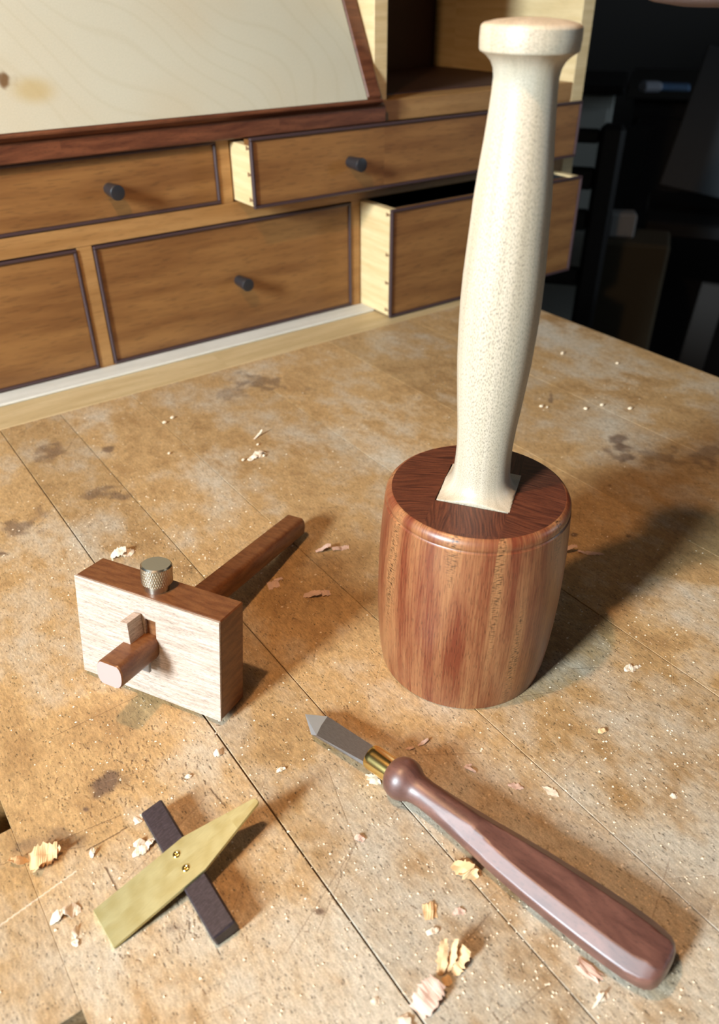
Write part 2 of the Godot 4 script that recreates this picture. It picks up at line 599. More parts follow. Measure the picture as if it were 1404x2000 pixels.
	for i in 420:
		var p := Vector2(rng.randf_range(-0.1, 0.65), rng.randf_range(-0.65, 0.02))
		var q := p + Vector2.from_angle(rng.randf_range(-0.9, 0.6)) * rng.randf_range(0.004, 0.035)
		cuts.append([p.x, p.y, q.x, q.y, rng.randf_range(-0.3, 0.35)])
	for c in cuts:
		var p := Vector2((c[0] + 0.10) / px, (c[1] + 0.70) / px)
		var q := Vector2((c[2] + 0.10) / px, (c[3] + 0.70) / px)
		var steps := int(p.distance_to(q)) + 1
		for s in steps:
			var o := p.lerp(q, float(s) / steps)
			var x := int(o.x)
			var y := int(o.y)
			if x < 0 or y < 0 or x >= n - 1 or y >= n - 1:
				continue
			var a: float = absf(c[4]) * (0.6 + 0.4 * rng.randf())
			var to := Color(0.20, 0.12, 0.07) if c[4] > 0.0 else Color(0.93, 0.87, 0.80)
			im.set_pixel(x, y, im.get_pixel(x, y).lerp(to, a))
			if absf(c[4]) > 0.55:
				im.set_pixel(x, y + 1, im.get_pixel(x, y + 1).lerp(to, a * 0.7))
				im.set_pixel(x + 1, y, im.get_pixel(x + 1, y).lerp(to, a * 0.6))
			him.set_pixel(x, y, Color(0.2, 0.2, 0.2))
	for i in 620:
		var near := rng.randf() < 0.6
		var p := Vector2(rng.randf_range(0.0, 0.32), rng.randf_range(-0.32, 0.0)) if near else Vector2(rng.randf_range(-0.1, 0.65), rng.randf_range(-0.62, 0.0))
		if i < 110:
			p = Vector2(0.045 + rng.randfn() * 0.016, -0.250 + rng.randfn() * 0.012)
		elif i < 150:
			p = Vector2(0.032 + rng.randfn() * 0.012, -0.168 + rng.randfn() * 0.004)
		var dirn := Vector2.from_angle(rng.randf_range(0.9, 2.2))
		var len := rng.randi_range(2, 9)
		var dk := rng.randf_range(0.15, 0.6)
		for k2 in len:
			var q := Vector2((p.x + 0.10) / px, (p.y + 0.70) / px) + dirn * k2
			if q.x < 1 or q.y < 1 or q.x > n - 2 or q.y > n - 2:
				continue
			for w2 in (2 if rng.randf() < 0.25 else 1):
				im.set_pixel(int(q.x) + w2, int(q.y), im.get_pixel(int(q.x) + w2, int(q.y)).lerp(Color(0.20, 0.13, 0.08), dk))
				him.set_pixel(int(q.x) + w2, int(q.y), Color(0.1, 0.1, 0.1))
	var m := mat("bench_top", ImageTexture.create_from_image(im), 0.52)
	m.heightmap_enabled = true
	m.heightmap_texture = ImageTexture.create_from_image(him)
	m.heightmap_scale = 0.035


# ---------------------------------------------------------------- the room

func room() -> void:
	var w: Material = M.wall_paint
	struct("floor", box(Vector3(-1.7, FLOOR - 0.1, -3.7), Vector3(3.7, FLOOR, 1.7), 0.0), M.floor_board)
	struct("ceiling", box(Vector3(-1.7, 1.7, -3.7), Vector3(3.7, 1.8, 1.7), 0.0), w)
	struct("wall_back", box(Vector3(-1.7, FLOOR, -3.7), Vector3(3.7, 1.7, -3.55), 0.0), w)
	struct("wall_front", box(Vector3(-1.7, FLOOR, 1.55), Vector3(3.7, 1.7, 1.7), 0.0), w)
	var far := Node3D.new()  # added window, out of view, made up to hold the fill light
	far.name = "added_window_2"
	far.set_meta("kind", "structure")
	add_child(far)
	far.position = Vector3(2.5, 0.2, 1.545)
	var fst := tool()
	slab(fst, Vector3(-0.30, 0, -0.01), Vector3(-0.25, 0.70, 0.004), 0.002)
	slab(fst, Vector3(0.25, 0, -0.01), Vector3(0.30, 0.70, 0.004), 0.002)
	slab(fst, Vector3(-0.30, -0.05, -0.01), Vector3(0.30, 0.0, 0.004), 0.002)
	slab(fst, Vector3(-0.30, 0.70, -0.01), Vector3(0.30, 0.75, 0.004), 0.002)
	part(far, "window_frame", fst, M.maple_board)
	var dim := StandardMaterial3D.new()  # added glow for the pane of the made-up window
	dim.resource_name = "added_pane_glow"
	dim.albedo_color = Color(0.7, 0.75, 0.8)
	dim.emission_enabled = true
	dim.emission = Color(0.85, 0.93, 1.0)
	dim.emission_energy_multiplier = 0.5
	part(far, "window_pane", box(Vector3(-0.25, 0, -0.004), Vector3(0.25, 0.70, 0.003), 0.0), dim)
	struct("wall_right", box(Vector3(3.55, FLOOR, -3.55), Vector3(3.7, 1.7, 1.55), 0.0), w)
	# left wall round a narrow window opening
	var y0 := WIN.y - 0.27
	var y1 := WIN.y + 0.27
	var z0 := WIN.z - 0.16
	var z1 := WIN.z + 0.16
	var st := tool()
	slab(st, Vector3(-1.7, FLOOR, -3.55), Vector3(-1.55, y0, 1.55))
	slab(st, Vector3(-1.7, y1, -3.55), Vector3(-1.55, 1.7, 1.55))
	slab(st, Vector3(-1.7, y0, -3.55), Vector3(-1.55, y1, z0))
	slab(st, Vector3(-1.7, y0, z1), Vector3(-1.55, y1, 1.55))
	struct("wall_left", st, w)
	var win := Node3D.new()
	win.name = "window_1"
	win.set_meta("kind", "structure")
	add_child(win)
	win.position = Vector3(-1.56, y0, WIN.z)
	st = tool()
	slab(st, Vector3(-0.03, 0, -0.16), Vector3(0.02, 0.02, 0.16), 0.002)
	slab(st, Vector3(-0.03, 0.52, -0.16), Vector3(0.02, 0.54, 0.16), 0.002)
	slab(st, Vector3(-0.03, 0.02, -0.16), Vector3(0.02, 0.52, -0.14), 0.002)
	slab(st, Vector3(-0.03, 0.02, 0.14), Vector3(0.02, 0.52, 0.16), 0.002)
	part(win, "window_frame", st, M.maple_board)
	var glow := StandardMaterial3D.new()
	glow.resource_name = "window_pane_daylight"
	glow.albedo_color = Color(0.8, 0.85, 0.9)
	glow.emission_enabled = true
	glow.emission = Color(0.85, 0.93, 1.0)
	glow.emission_energy_multiplier = 2.0
	part(win, "window_pane", box(Vector3(-0.012, 0.02, -0.14), Vector3(-0.006, 0.52, 0.14), 0.0), glow)


# ---------------------------------------------------------------- workbench

func board(parent: Node, called: String, lo: Vector3, hi: Vector3) -> void:
	var st := tool()
	slab(st, lo, hi, 0.0002)
	var m := st.commit()
	# texture coordinates from the board's place on the bench
	var mdt := MeshDataTool.new()
	mdt.create_from_surface(m, 0)
	for i in mdt.get_vertex_count():
		var v := mdt.get_vertex(i)
		mdt.set_vertex_uv(i, Vector2((v.x + 0.10 + v.y * 0.7) / 0.75, (v.z + 0.70 + v.y * 0.7) / 0.75))
	var o := ArrayMesh.new()
	mdt.commit_to_surface(o)
	part(parent, called, o, M.bench_top)


func bench() -> void:
	var t := thing("workbench", "worn beech workbench top of wide boards with dark joints, stains, scratches and dog holes", "workbench")
	var th := 0.07
	var zb := -0.6252
	var zf := 0.16
	var xs := [-0.5, -0.39, -0.27, -0.16, -0.045, -0.005, 0.09, 0.139, 0.2014, 0.3068, 0.41, 0.515, 0.650]
	for i in xs.size() - 1:
		var g: float = [0.0003, 0.0003, 0.0003, 0.0003, 0.0003, 0.0004, 0.0004, 0.00012, 0.0003, 0.00022, 0.0002, 0.0002, 0.0002][i]
		var a: float = xs[i] + (0.00001 if i == 5 else g)
		var b: float = xs[i + 1] - (0.00001 if i == 4 else g)
		if i == 4:
			# the strip with square dog holes: lengths of wood between gaps
			var cuts := [zb, -0.2695, -0.2503, -0.1622, -0.1430, zf]
			for k in 3:
				board(t, "board", Vector3(a, -th, cuts[2 * k]), Vector3(b, 0, cuts[2 * k + 1]))
			continue
		var dy := 0.0 if i > 3 else -0.0003
		board(t, "board", Vector3(a, -th, zb), Vector3(b, dy, zf))
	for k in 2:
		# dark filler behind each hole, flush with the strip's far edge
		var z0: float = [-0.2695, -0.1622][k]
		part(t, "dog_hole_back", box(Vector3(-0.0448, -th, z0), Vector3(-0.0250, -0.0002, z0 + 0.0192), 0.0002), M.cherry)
	var st := tool()
	slab(st, Vector3(-0.5, -th, -0.96), Vector3(0.650, 0.0, -0.6256), 0.0006)
	part(t, "rear_rail", st, M.rail_board)
	part(t, "underframe", box(Vector3(-0.45, -0.17, -0.90), Vector3(0.60, -th, 0.10), 0.002), M.mahogany)
	for x in [-0.44, 0.51]:
		for z in [-0.89, 0.01]:
			part(t, "leg", box(Vector3(x, FLOOR, z), Vector3(x + 0.08, -0.17, z + 0.08), 0.002), M.mahogany)


# ---------------------------------------------------------------- cabinet

func frame_ring(st: SurfaceTool, x0: float, x1: float, y0: float, y1: float, z0: float, z1: float, w: float) -> void:
	slab(st, Vector3(x0, y0, z0), Vector3(x1, y0 + w, z1), 0.0007)
	slab(st, Vector3(x0, y1 - w, z0), Vector3(x1, y1, z1), 0.0007)
	slab(st, Vector3(x0, y0 + w, z0), Vector3(x0 + w, y1 - w, z1), 0.0007)
	slab(st, Vector3(x1 - w, y0 + w, z0), Vector3(x1, y1 - w, z1), 0.0007)


func drawer(cab: Node, x0: float, x1: float, y0: float, y1: float, zf: float, knobs: Array, sides_top: float, pins: Array) -> void:
	# the drawer box, then its front with bead, knobs and dovetail pins
	var st := tool()
	var zb := zf - 0.22
	var s0 := x0 + 0.0012
	var s1 := x1 - 0.0012
	slab(st, Vector3(s0, y0 + 0.0012, zb), Vector3(s0 + 0.009, sides_top, zf - 0.003), 0.0004)
	slab(st, Vector3(s1 - 0.009, y0 + 0.0012, zb), Vector3(s1, sides_top, zf - 0.003), 0.0004)
	slab(st, Vector3(s0 + 0.009, y0 + 0.004, zb), Vector3(s1 - 0.009, y0 + 0.009, zf - 0.016), 0.0004)
	slab(st, Vector3(s0 + 0.009, y0 + 0.009, zb), Vector3(s1 - 0.009, sides_top, zb + 0.009), 0.0004)
	var d := part(cab, "drawer", st, M.maple_board)
	d.set_meta("label", "pale maple drawer box")
	if pins.size() > 3:  # added black sheets that paint the shade inside the open drawer
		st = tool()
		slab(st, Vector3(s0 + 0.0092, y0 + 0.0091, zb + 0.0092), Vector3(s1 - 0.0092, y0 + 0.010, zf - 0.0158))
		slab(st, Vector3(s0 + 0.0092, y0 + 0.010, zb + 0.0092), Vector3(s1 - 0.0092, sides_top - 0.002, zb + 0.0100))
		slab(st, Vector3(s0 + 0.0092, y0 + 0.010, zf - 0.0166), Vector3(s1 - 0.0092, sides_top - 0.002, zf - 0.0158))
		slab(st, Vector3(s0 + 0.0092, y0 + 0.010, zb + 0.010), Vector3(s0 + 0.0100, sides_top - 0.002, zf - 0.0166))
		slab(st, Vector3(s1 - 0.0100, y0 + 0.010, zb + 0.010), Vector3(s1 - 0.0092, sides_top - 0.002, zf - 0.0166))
		part(d, "shade_lining", st, M.drawer_shade)
	part(d, "drawer_front", box(Vector3(x0 + 0.0026, y0 + 0.0026, zf - 0.0155), Vector3(x1 - 0.0026, y1 - 0.0026, zf - 0.0012), 0.0004), M.cabinet_front)
	st = tool()
	frame_ring(st, x0, x1, y0, y1, zf - 0.003, zf + 0.001, 0.0026)
	part(d, "cockbead", st, M.bead)
	for k in knobs:
		st = tool()
		var xf := Transform3D(Basis(Vector3.RIGHT, PI / 2), Vector3(k, (y0 + y1) / 2.0 - 0.001, zf - 0.0013))
		lathe(st, [[[0.0050, 0.0], [0.0053, 0.004], [0.0058, 0.012], [0.0063, 0.0185], [0.0062, 0.0195]], [[0.0062, 0.0195], [0.0056, 0.0202], [0.0, 0.0204]]], 20, xf)
		part(d, "knob", st, M.black_wood)
	for p in pins:
		# half-blind dovetail: a small dark wedge let into the side
		st = tool()
		plate(st, [Vector2(-0.0055, -0.0020), Vector2(0.0, -0.0007), Vector2(0.0, 0.0007), Vector2(-0.0055, 0.0020)], 0.0, 0.0004)
		part(d, "dovetail_pin", st, M.dark_pin, Transform3D(Basis(Vector3(0, 0, 1), Vector3(-1, 0, 0), Vector3(0, -1, 0)), Vector3(s0 + 0.0001, p, zf - 0.0042)))


func cabinet() -> void:
	var z := -0.69
	var t := thing("cabinet", "honey-coloured wooden drawer cabinet with dark beads and black knobs at the back of the bench", "cabinet")
	var zb := -0.94
	var fr: Material = M.cabinet_frame
	part(t, "base", box(Vector3(-0.112, 0.0, zb), Vector3(0.8225, 0.0028, z - 0.0002), 0.0003), fr)
	# light strip in front of the base
	var st := tool()
	slab(st, Vector3(-0.112, 0.0, z - 0.0001), Vector3(0.500, 0.0026, -0.6665), 0.0012)
	part(t, "base_strip", st, M.pale_strip)
	part(t, "side_panel", box(Vector3(0.803, 0.0, zb), Vector3(0.8225, 0.5, z), 0.0006), M.maple_board)
	part(t, "side_panel", box(Vector3(-0.112, 0.0, zb), Vector3(-0.0925, 0.5, z), 0.0006), M.maple_board)
	part(t, "stile", box(Vector3(0.7812, 0.0028, zb), Vector3(0.803, 0.183, z - 0.0003), 0.0005), fr)
	part(t, "stile", box(Vector3(-0.0925, 0.0028, zb), Vector3(-0.0756, 0.183, z - 0.0003), 0.0005), fr)
	part(t, "rail", box(Vector3(-0.0756, 0.1125, zb), Vector3(0.7812, 0.1295, z), 0.0005), fr)
	part(t, "shelf", box(Vector3(-0.0925, 0.1832, zb), Vector3(0.803, 0.2025, z), 0.0006), M.cabinet_frame)
	part(t, "divider", box(Vector3(0.1992, 0.0028, zb), Vector3(0.2124, 0.1125, z - 0.0004), 0.0004), fr)
	part(t, "divider", box(Vector3(0.4860, 0.0028, zb), Vector3(0.4974, 0.1125, z - 0.0004), 0.0004), fr)
	part(t, "divider", box(Vector3(0.3392, 0.1295, zb), Vector3(0.3520, 0.1832, z - 0.0004), 0.0004), fr)
	part(t, "bay_divider", box(Vector3(0.5142, 0.2025, zb), Vector3(0.5303, 0.5, z), 0.0006), M.maple_board)
	part(t, "back_panel", box(Vector3(-0.112, 0.0, zb - 0.012), Vector3(0.8225, 0.52, zb), 0.0005), M.bay_shade_wood)
	part(t, "bay_shade_sheet", box(Vector3(0.5306, 0.2025, zb), Vector3(0.8027, 0.2040, z - 0.030), 0.0003), M.bay_shade_wood)  # added dark sheet over the shelf, painting the shade behind its front edge
	part(t, "top", box(Vector3(-0.12, 0.5, zb - 0.012), Vector3(0.83, 0.52, z + 0.008), 0.002), M.cabinet_frame)
	part(t, "apron", box(Vector3(-0.0925, 0.1842, z + 0.0004), Vector3(0.5225, 0.1995, z + 0.010), 0.0012), M.mahogany)
	# drawers: shut ones first, then the two that are pulled out
	drawer(t, -0.0750, 0.1985, 0.0032, 0.1115, z + 0.0004, [0.0617], 0.108, [])
	drawer(t, 0.2130, 0.4855, 0.0032, 0.1115, z + 0.0004, [0.3500], 0.108, [])
	drawer(t, -0.0750, 0.3386, 0.1300, 0.1830, z + 0.0004, [0.0335, 0.2365], 0.180, [])
	drawer(t, 0.3527, 0.7790, 0.1300, 0.1886, -0.6520, [0.4590, 0.6700], 0.1815, [0.1365, 0.1580, 0.1795])
	drawer(t, 0.4980, 0.7800, 0.0012, 0.1118, -0.6375, [0.6390], 0.1112, [0.0080, 0.0370, 0.0660, 0.1060])
	lid(t)


func lid(cab: Node) -> void:
	# the slanted panel in the left bay: plywood with dark red edging on its lower and right edges
	var up := Vector3(0, 0.885, -0.4655)
	var n := Vector3(0, 0.4655, 0.885)
	var xf := Transform3D(Basis(Vector3.RIGHT, up, n), Vector3(0.5136, 0.2040, -0.6725))
	var th := 0.0125
	var st := tool()
	slab(st, Vector3(-0.600, 0.0032, -th), Vector3(-0.0185, 0.235, 0.0), 0.0002)
	var m := st.commit()
	var mdt := MeshDataTool.new()
	mdt.create_from_surface(m, 0)
	for i in mdt.get_vertex_count():
		var v := mdt.get_vertex(i)
		mdt.set_vertex_uv(i, Vector2((v.x + 0.56) / 0.6, (0.2 - v.y) / 0.3))
	var o := ArrayMesh.new()
	mdt.commit_to_surface(o)
	var p := part(cab, "lid", o, M.plywood, xf)
	p.set_meta("label", "pale plywood slanted lid")
	st = tool()
	slab(st, Vector3(-0.600, -0.0002, -th - 0.0015), Vector3(0.0, 0.0031, 0.0003), 0.0009)
	part(p, "lower_edging", st, M.mahogany)
	st = tool()
	slab(st, Vector3(-0.0184, 0.0033, -th), Vector3(-0.0002, 0.235, 0.0003), 0.0022)
	part(p, "side_edging", st, M.mahogany)


# ---------------------------------------------------------------- mallet

func head_block(par: Node, kind: int) -> void:
	# one of the four pieces glued round the tenon: 0 left, 1 right, 2 front, 3 rear
	var a := 0.0168
	var runs := [
		[[0.0416, 0.0], [0.0424, 0.0007]], [[0.0424, 0.0007], [0.0436, 0.008], [0.0446, 0.019], [0.0453, 0.033], [0.0456, 0.048], [0.0455, 0.062], [0.0451, 0.075], [0.0444, 0.087], [0.0436, 0.0975]],
		[[0.0436, 0.0975], [0.0431, 0.0979], [0.0429, 0.0984]], [[0.0429, 0.0984], [0.0432, 0.0990], [0.0433, 0.1000], [0.0431, 0.1012], [0.0426, 0.1023], [0.0418, 0.1033], [0.0409, 0.1039], [0.0404, 0.1040]],
	]
	var st := tool()
	var seg := 40
	var arc := func(r: float, y: float) -> Array:
		var line := []
		for j in seg + 1:
			var t := float(j) / seg * 2.0 - 1.0
			if kind < 2:
				var f := acos(a / r) * t
				line.append(Vector3((1 if kind == 1 else -1) * r * cos(f), y, r * sin(f)))
			else:
				var f := asin(a / r) * t
				line.append(Vector3(r * sin(f), y, (1 if kind == 2 else -1) * r * cos(f)))
		return line
	for run in runs:
		var rows := []
		for p in run:
			rows.append(arc.call(p[0], p[1]))
		var uvrows := rows
		var before := uvrows.size()
		grid(st, rows, func(i: int) -> Vector3: return Vector3(0, run[i][1] + (-0.01 if run[i][1] > 0.1 else 0.0), 0))
		before += 0
	var m1 := st.commit()
	# texture runs once round the head and up its height
	var mdt := MeshDataTool.new()
	mdt.create_from_surface(m1, 0)
	for i in mdt.get_vertex_count():
		var v := mdt.get_vertex(i)
		var ang := atan2(v.x, v.z) / TAU + 0.5
		if kind == 3 and v.x < 0.0 and ang > 0.5:
			ang -= 1.0
		mdt.set_vertex_uv(i, Vector2(ang * 1.6 + 0.31 * kind, v.y / 0.11))
	var m := ArrayMesh.new()
	mdt.commit_to_surface(m)
	m.surface_set_material(0, M.head_side)
	# top, bottom and the inner glue faces
	st = tool()
	for y in [0.1040, 0.0]:
		var line: Array = arc.call(0.0404 if y > 0.0 else 0.0416, y)
		for j in seg:
			var p0: Vector3 = line[j]
			var p1: Vector3 = line[j + 1]
			var q0 := Vector3(a * (1 if kind == 1 else -1), y, p0.z) if kind < 2 else Vector3(p0.x, y, a * (1 if kind == 2 else -1))
			var q1 := Vector3(a * (1 if kind == 1 else -1), y, p1.z) if kind < 2 else Vector3(p1.x, y, a * (1 if kind == 2 else -1))
			quad(st, p0, p1, q1, q0, Vector3(0, y - 0.05, 0))
	for run in runs:
		for i in run.size() - 1:
			var l0: Array = arc.call(run[i][0], run[i][1])
			var l1: Array = arc.call(run[i + 1][0], run[i + 1][1])
			if kind < 2:
				var s := a * (1 if kind == 1 else -1)
				quad(st, l0[0], l0[seg], l1[seg], l1[0], Vector3(-s, 0, 0))
			else:
				var zz := a * (1 if kind == 2 else -1)
				for e in [0, seg]:
					var b0: Vector3 = l0[e]
					var b1: Vector3 = l1[e]
					quad(st, b0, b1, Vector3(b1.x, b1.y, zz), Vector3(b0.x, b0.y, zz), Vector3(b0.x, 0, 0))
	var top := st.commit()
	mdt = MeshDataTool.new()
	mdt.create_from_surface(top, 0)
	var turn: float = [0.25, -0.15, PI / 2 + 0.15, PI / 2][kind]
	for i in mdt.get_vertex_count():
		var v := mdt.get_vertex(i)
		mdt.set_vertex_uv(i, Vector2(v.x, v.z).rotated(turn) / 0.07 + Vector2(0.27 * kind, 0.4 * kind))
	mdt.commit_to_surface(m)
	m.surface_set_material(1, M.head_top)
	part(par, "head_block", m, null)


func mallet() -> void:
	var t := thing("mallet", "turned mallet standing upright on its round red-brown head, with a tall pale maple handle", "mallet", Vector3(0.2236, 0, -0.2182))
	# stands turned so that the tenon's front side faces the viewer's left, and leans a hair to the right
	t.basis = Basis(Vector3(-0.717, 0, 0.697), -0.011).orthonormalized() * Basis(Vector3.UP, -0.951)
	for k in 4:
		head_block(t, k)
	var st := tool()
	var a := 0.0167
	var rows := []
	var prof := [[0.0002, 0.03], [0.1041, 0.03], [0.1042, 0.0215], [0.1044, 0.0196], [0.1049, 0.0180], [0.1056, 0.0167], [0.1066, 0.0155], [0.1080, 0.0145], [0.1100, 0.0136], [0.1130, 0.0130], [0.1180, 0.01265], [0.1260, 0.01245],
		[0.136, 0.0130], [0.146, 0.0139], [0.157, 0.0148], [0.168, 0.0156], [0.180, 0.01605], [0.192, 0.0163], [0.203, 0.0161], [0.213, 0.0156],
		[0.222, 0.0151], [0.232, 0.0146], [0.2435, 0.0136], [0.253, 0.0126], [0.262, 0.01185], [0.268, 0.01145], [0.2725, 0.01135], [0.2752, 0.0118], [0.2772, 0.0128], [0.2788, 0.0144], [0.2798, 0.0160]]
	var seg := 96
	for p in prof:
		var line := []
		for j in seg + 1:
			var f := TAU * (j % seg) / seg
			var sq: float = a / maxf(absf(cos(f)), absf(sin(f)))
			var r := minf(sq, p[1])
			line.append(Vector3(r * cos(f), p[0], r * sin(f)))
		rows.append(line)
	grid(st, rows.slice(0, 2), func(_i: int) -> Vector3: return Vector3(0, 0.05, 0), Vector2(1, 0.5))
	grid(st, rows.slice(1), func(i: int) -> Vector3: return Vector3(0, prof[i + 1][0] - 0.002, 0), Vector2(1, 1))
	lathe(st, [[[0.0160, 0.2798], [0.0166, 0.2801]], [[0.0166, 0.2801], [0.0170, 0.2807], [0.0172, 0.284], [0.0171, 0.2871]], [[0.0171, 0.2871], [0.0168, 0.2878], [0.0160, 0.2884], [0.012, 0.2893], [0.006, 0.2899], [0.0, 0.2901]]], 64, Transform3D(), 0.06)
	part(t, "handle", st, M.maple_turned, Transform3D(Basis(), Vector3(0.0006, 0, -0.0010)))


# ---------------------------------------------------------------- marking gauge

func gauge() -> void:
	var t := thing("marking_gauge", "wooden marking gauge with a pale-faced block, long dark beam and knurled metal thumbscrew", "marking gauge")
	var yaw := 1.053
	var tilt := 0.162
	var d := Vector3(cos(yaw), 0, sin(yaw))
	var nb := Vector3(sin(yaw), 0, -cos(yaw))
	var u := Vector3.UP * cos(tilt) + nb * sin(tilt)
	t.transform = Transform3D(Basis(d, u, d.cross(u)), Vector3(0.0909, 0.0002, -0.2933))
	var th := 0.0207
	var hw := 0.0419
	var h := 0.0571
	var by := 0.0306
	# the dark block, and its pale front facing with a slot for the cutter
	part(t, "block", box(Vector3(-hw, 0, 0), Vector3(hw, h, th - 0.0012), 0.0006), M.cherry)
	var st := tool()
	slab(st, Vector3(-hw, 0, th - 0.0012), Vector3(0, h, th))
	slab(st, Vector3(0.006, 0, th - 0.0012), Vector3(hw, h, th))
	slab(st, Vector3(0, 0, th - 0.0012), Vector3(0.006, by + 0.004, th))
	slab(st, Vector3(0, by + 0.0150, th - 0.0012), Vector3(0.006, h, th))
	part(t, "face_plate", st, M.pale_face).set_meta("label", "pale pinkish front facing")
	# beam: flat on top and below, round at the sides
	st = tool()
	var sec := []
	var n := 28
	for j in n + 1:
		var f := TAU * (j % n) / n
		var x := cos(f)
		var y := sin(f)
		var k := pow(pow(absf(x), 2.6) + pow(absf(y), 2.6), -1.0 / 2.6)
		sec.append(Vector2(x * k * 0.0074, clampf(y * k * 0.0074, -0.0066, 0.0062)))
	var zs := [th + 0.0270, th + 0.0262, -0.1290, -0.1300]
	var rows := []
	for i in 4:
		var s := 0.94 if i == 0 or i == 3 else 1.0
		var line := []
		for p in sec:
			line.append(Vector3(p.x * s, by + p.y * s, zs[i]))
		rows.append(line)
	grid(st, [rows[0], rows[1]], func(_i: int) -> Vector3: return Vector3(0, by, zs[1] - 0.01))
	grid(st, [rows[1], rows[2]], func(i: int) -> Vector3: return Vector3(0, by, zs[1 + i]))
	grid(st, [rows[2], rows[3]], func(_i: int) -> Vector3: return Vector3(0, by, zs[2] + 0.01))
	for j in n:
		tri(st, rows[3][j], rows[3][j + 1], Vector3(0, by, zs[3]), Vector3(0, 0, -1))
	var beam := part(t, "beam", st, M.cherry)
	st = tool()
	for j in n:
		tri(st, rows[0][j], rows[0][j + 1], Vector3(0, by, zs[0]), Vector3(0, 0, 1))
	part(beam, "beam_end", st, M.end_grain)
	# wedge through the beam, and the steel cutter behind it
	st = tool()
	plate(st, [Vector2(-0.0046, 0.0), Vector2(-0.0002, 0.0), Vector2(-0.0002, 0.0100), Vector2(-0.0046, 0.0100)], 0.0, 0.0165, 0.0002)
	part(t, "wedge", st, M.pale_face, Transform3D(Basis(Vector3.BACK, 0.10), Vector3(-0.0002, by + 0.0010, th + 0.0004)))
	st = tool()
	slab(st, Vector3(-0.0006, by - 0.0128, th + 0.0026), Vector3(0.0042, by + 0.0040, th + 0.0044), 0.0003)
	part(t, "cutter", st, M.steel)
	# thumbscrew with a diamond-knurled rim
	var base := Transform3D(Basis(), Vector3(0.0, h, th * 0.5))
	st = tool()
	lathe(st, [[[0.0, -0.001], [0.0058, -0.001]], [[0.0058, -0.001], [0.0058, 0.0034]], [[0.0058, 0.0034], [0.0072, 0.0042]]], 32, base)
	lathe(st, [[[0.0073, 0.0129], [0.0067, 0.0136]], [[0.0067, 0.0136], [0.0, 0.0136]]], 40, base)
	var kn := part(t, "thumbscrew", st, M.nickel)
	st = tool()
	rows = []
	var nr := 26
	var nk := 160
	for i in nr + 1:
		var v := float(i) / nr
		var line := []
		for j in nk + 1:
			var f := TAU * (j % nk) / nk
			var q := absf(sin(f * 20.0 + v * 9.0)) + absf(sin(f * 20.0 - v * 9.0))
			var r := 0.0072 + 0.00017 * q
			line.append(base * Vector3(cos(f) * r, 0.0042 + 0.0087 * v, sin(f) * r))
		rows.append(line)
	grid(st, rows, func(i: int) -> Vector3: return base * Vector3(0, 0.0042 + 0.0087 * i / nr, 0))
	part(kn, "knurled_rim", st, M.nickel)


# ---------------------------------------------------------------- marking knife

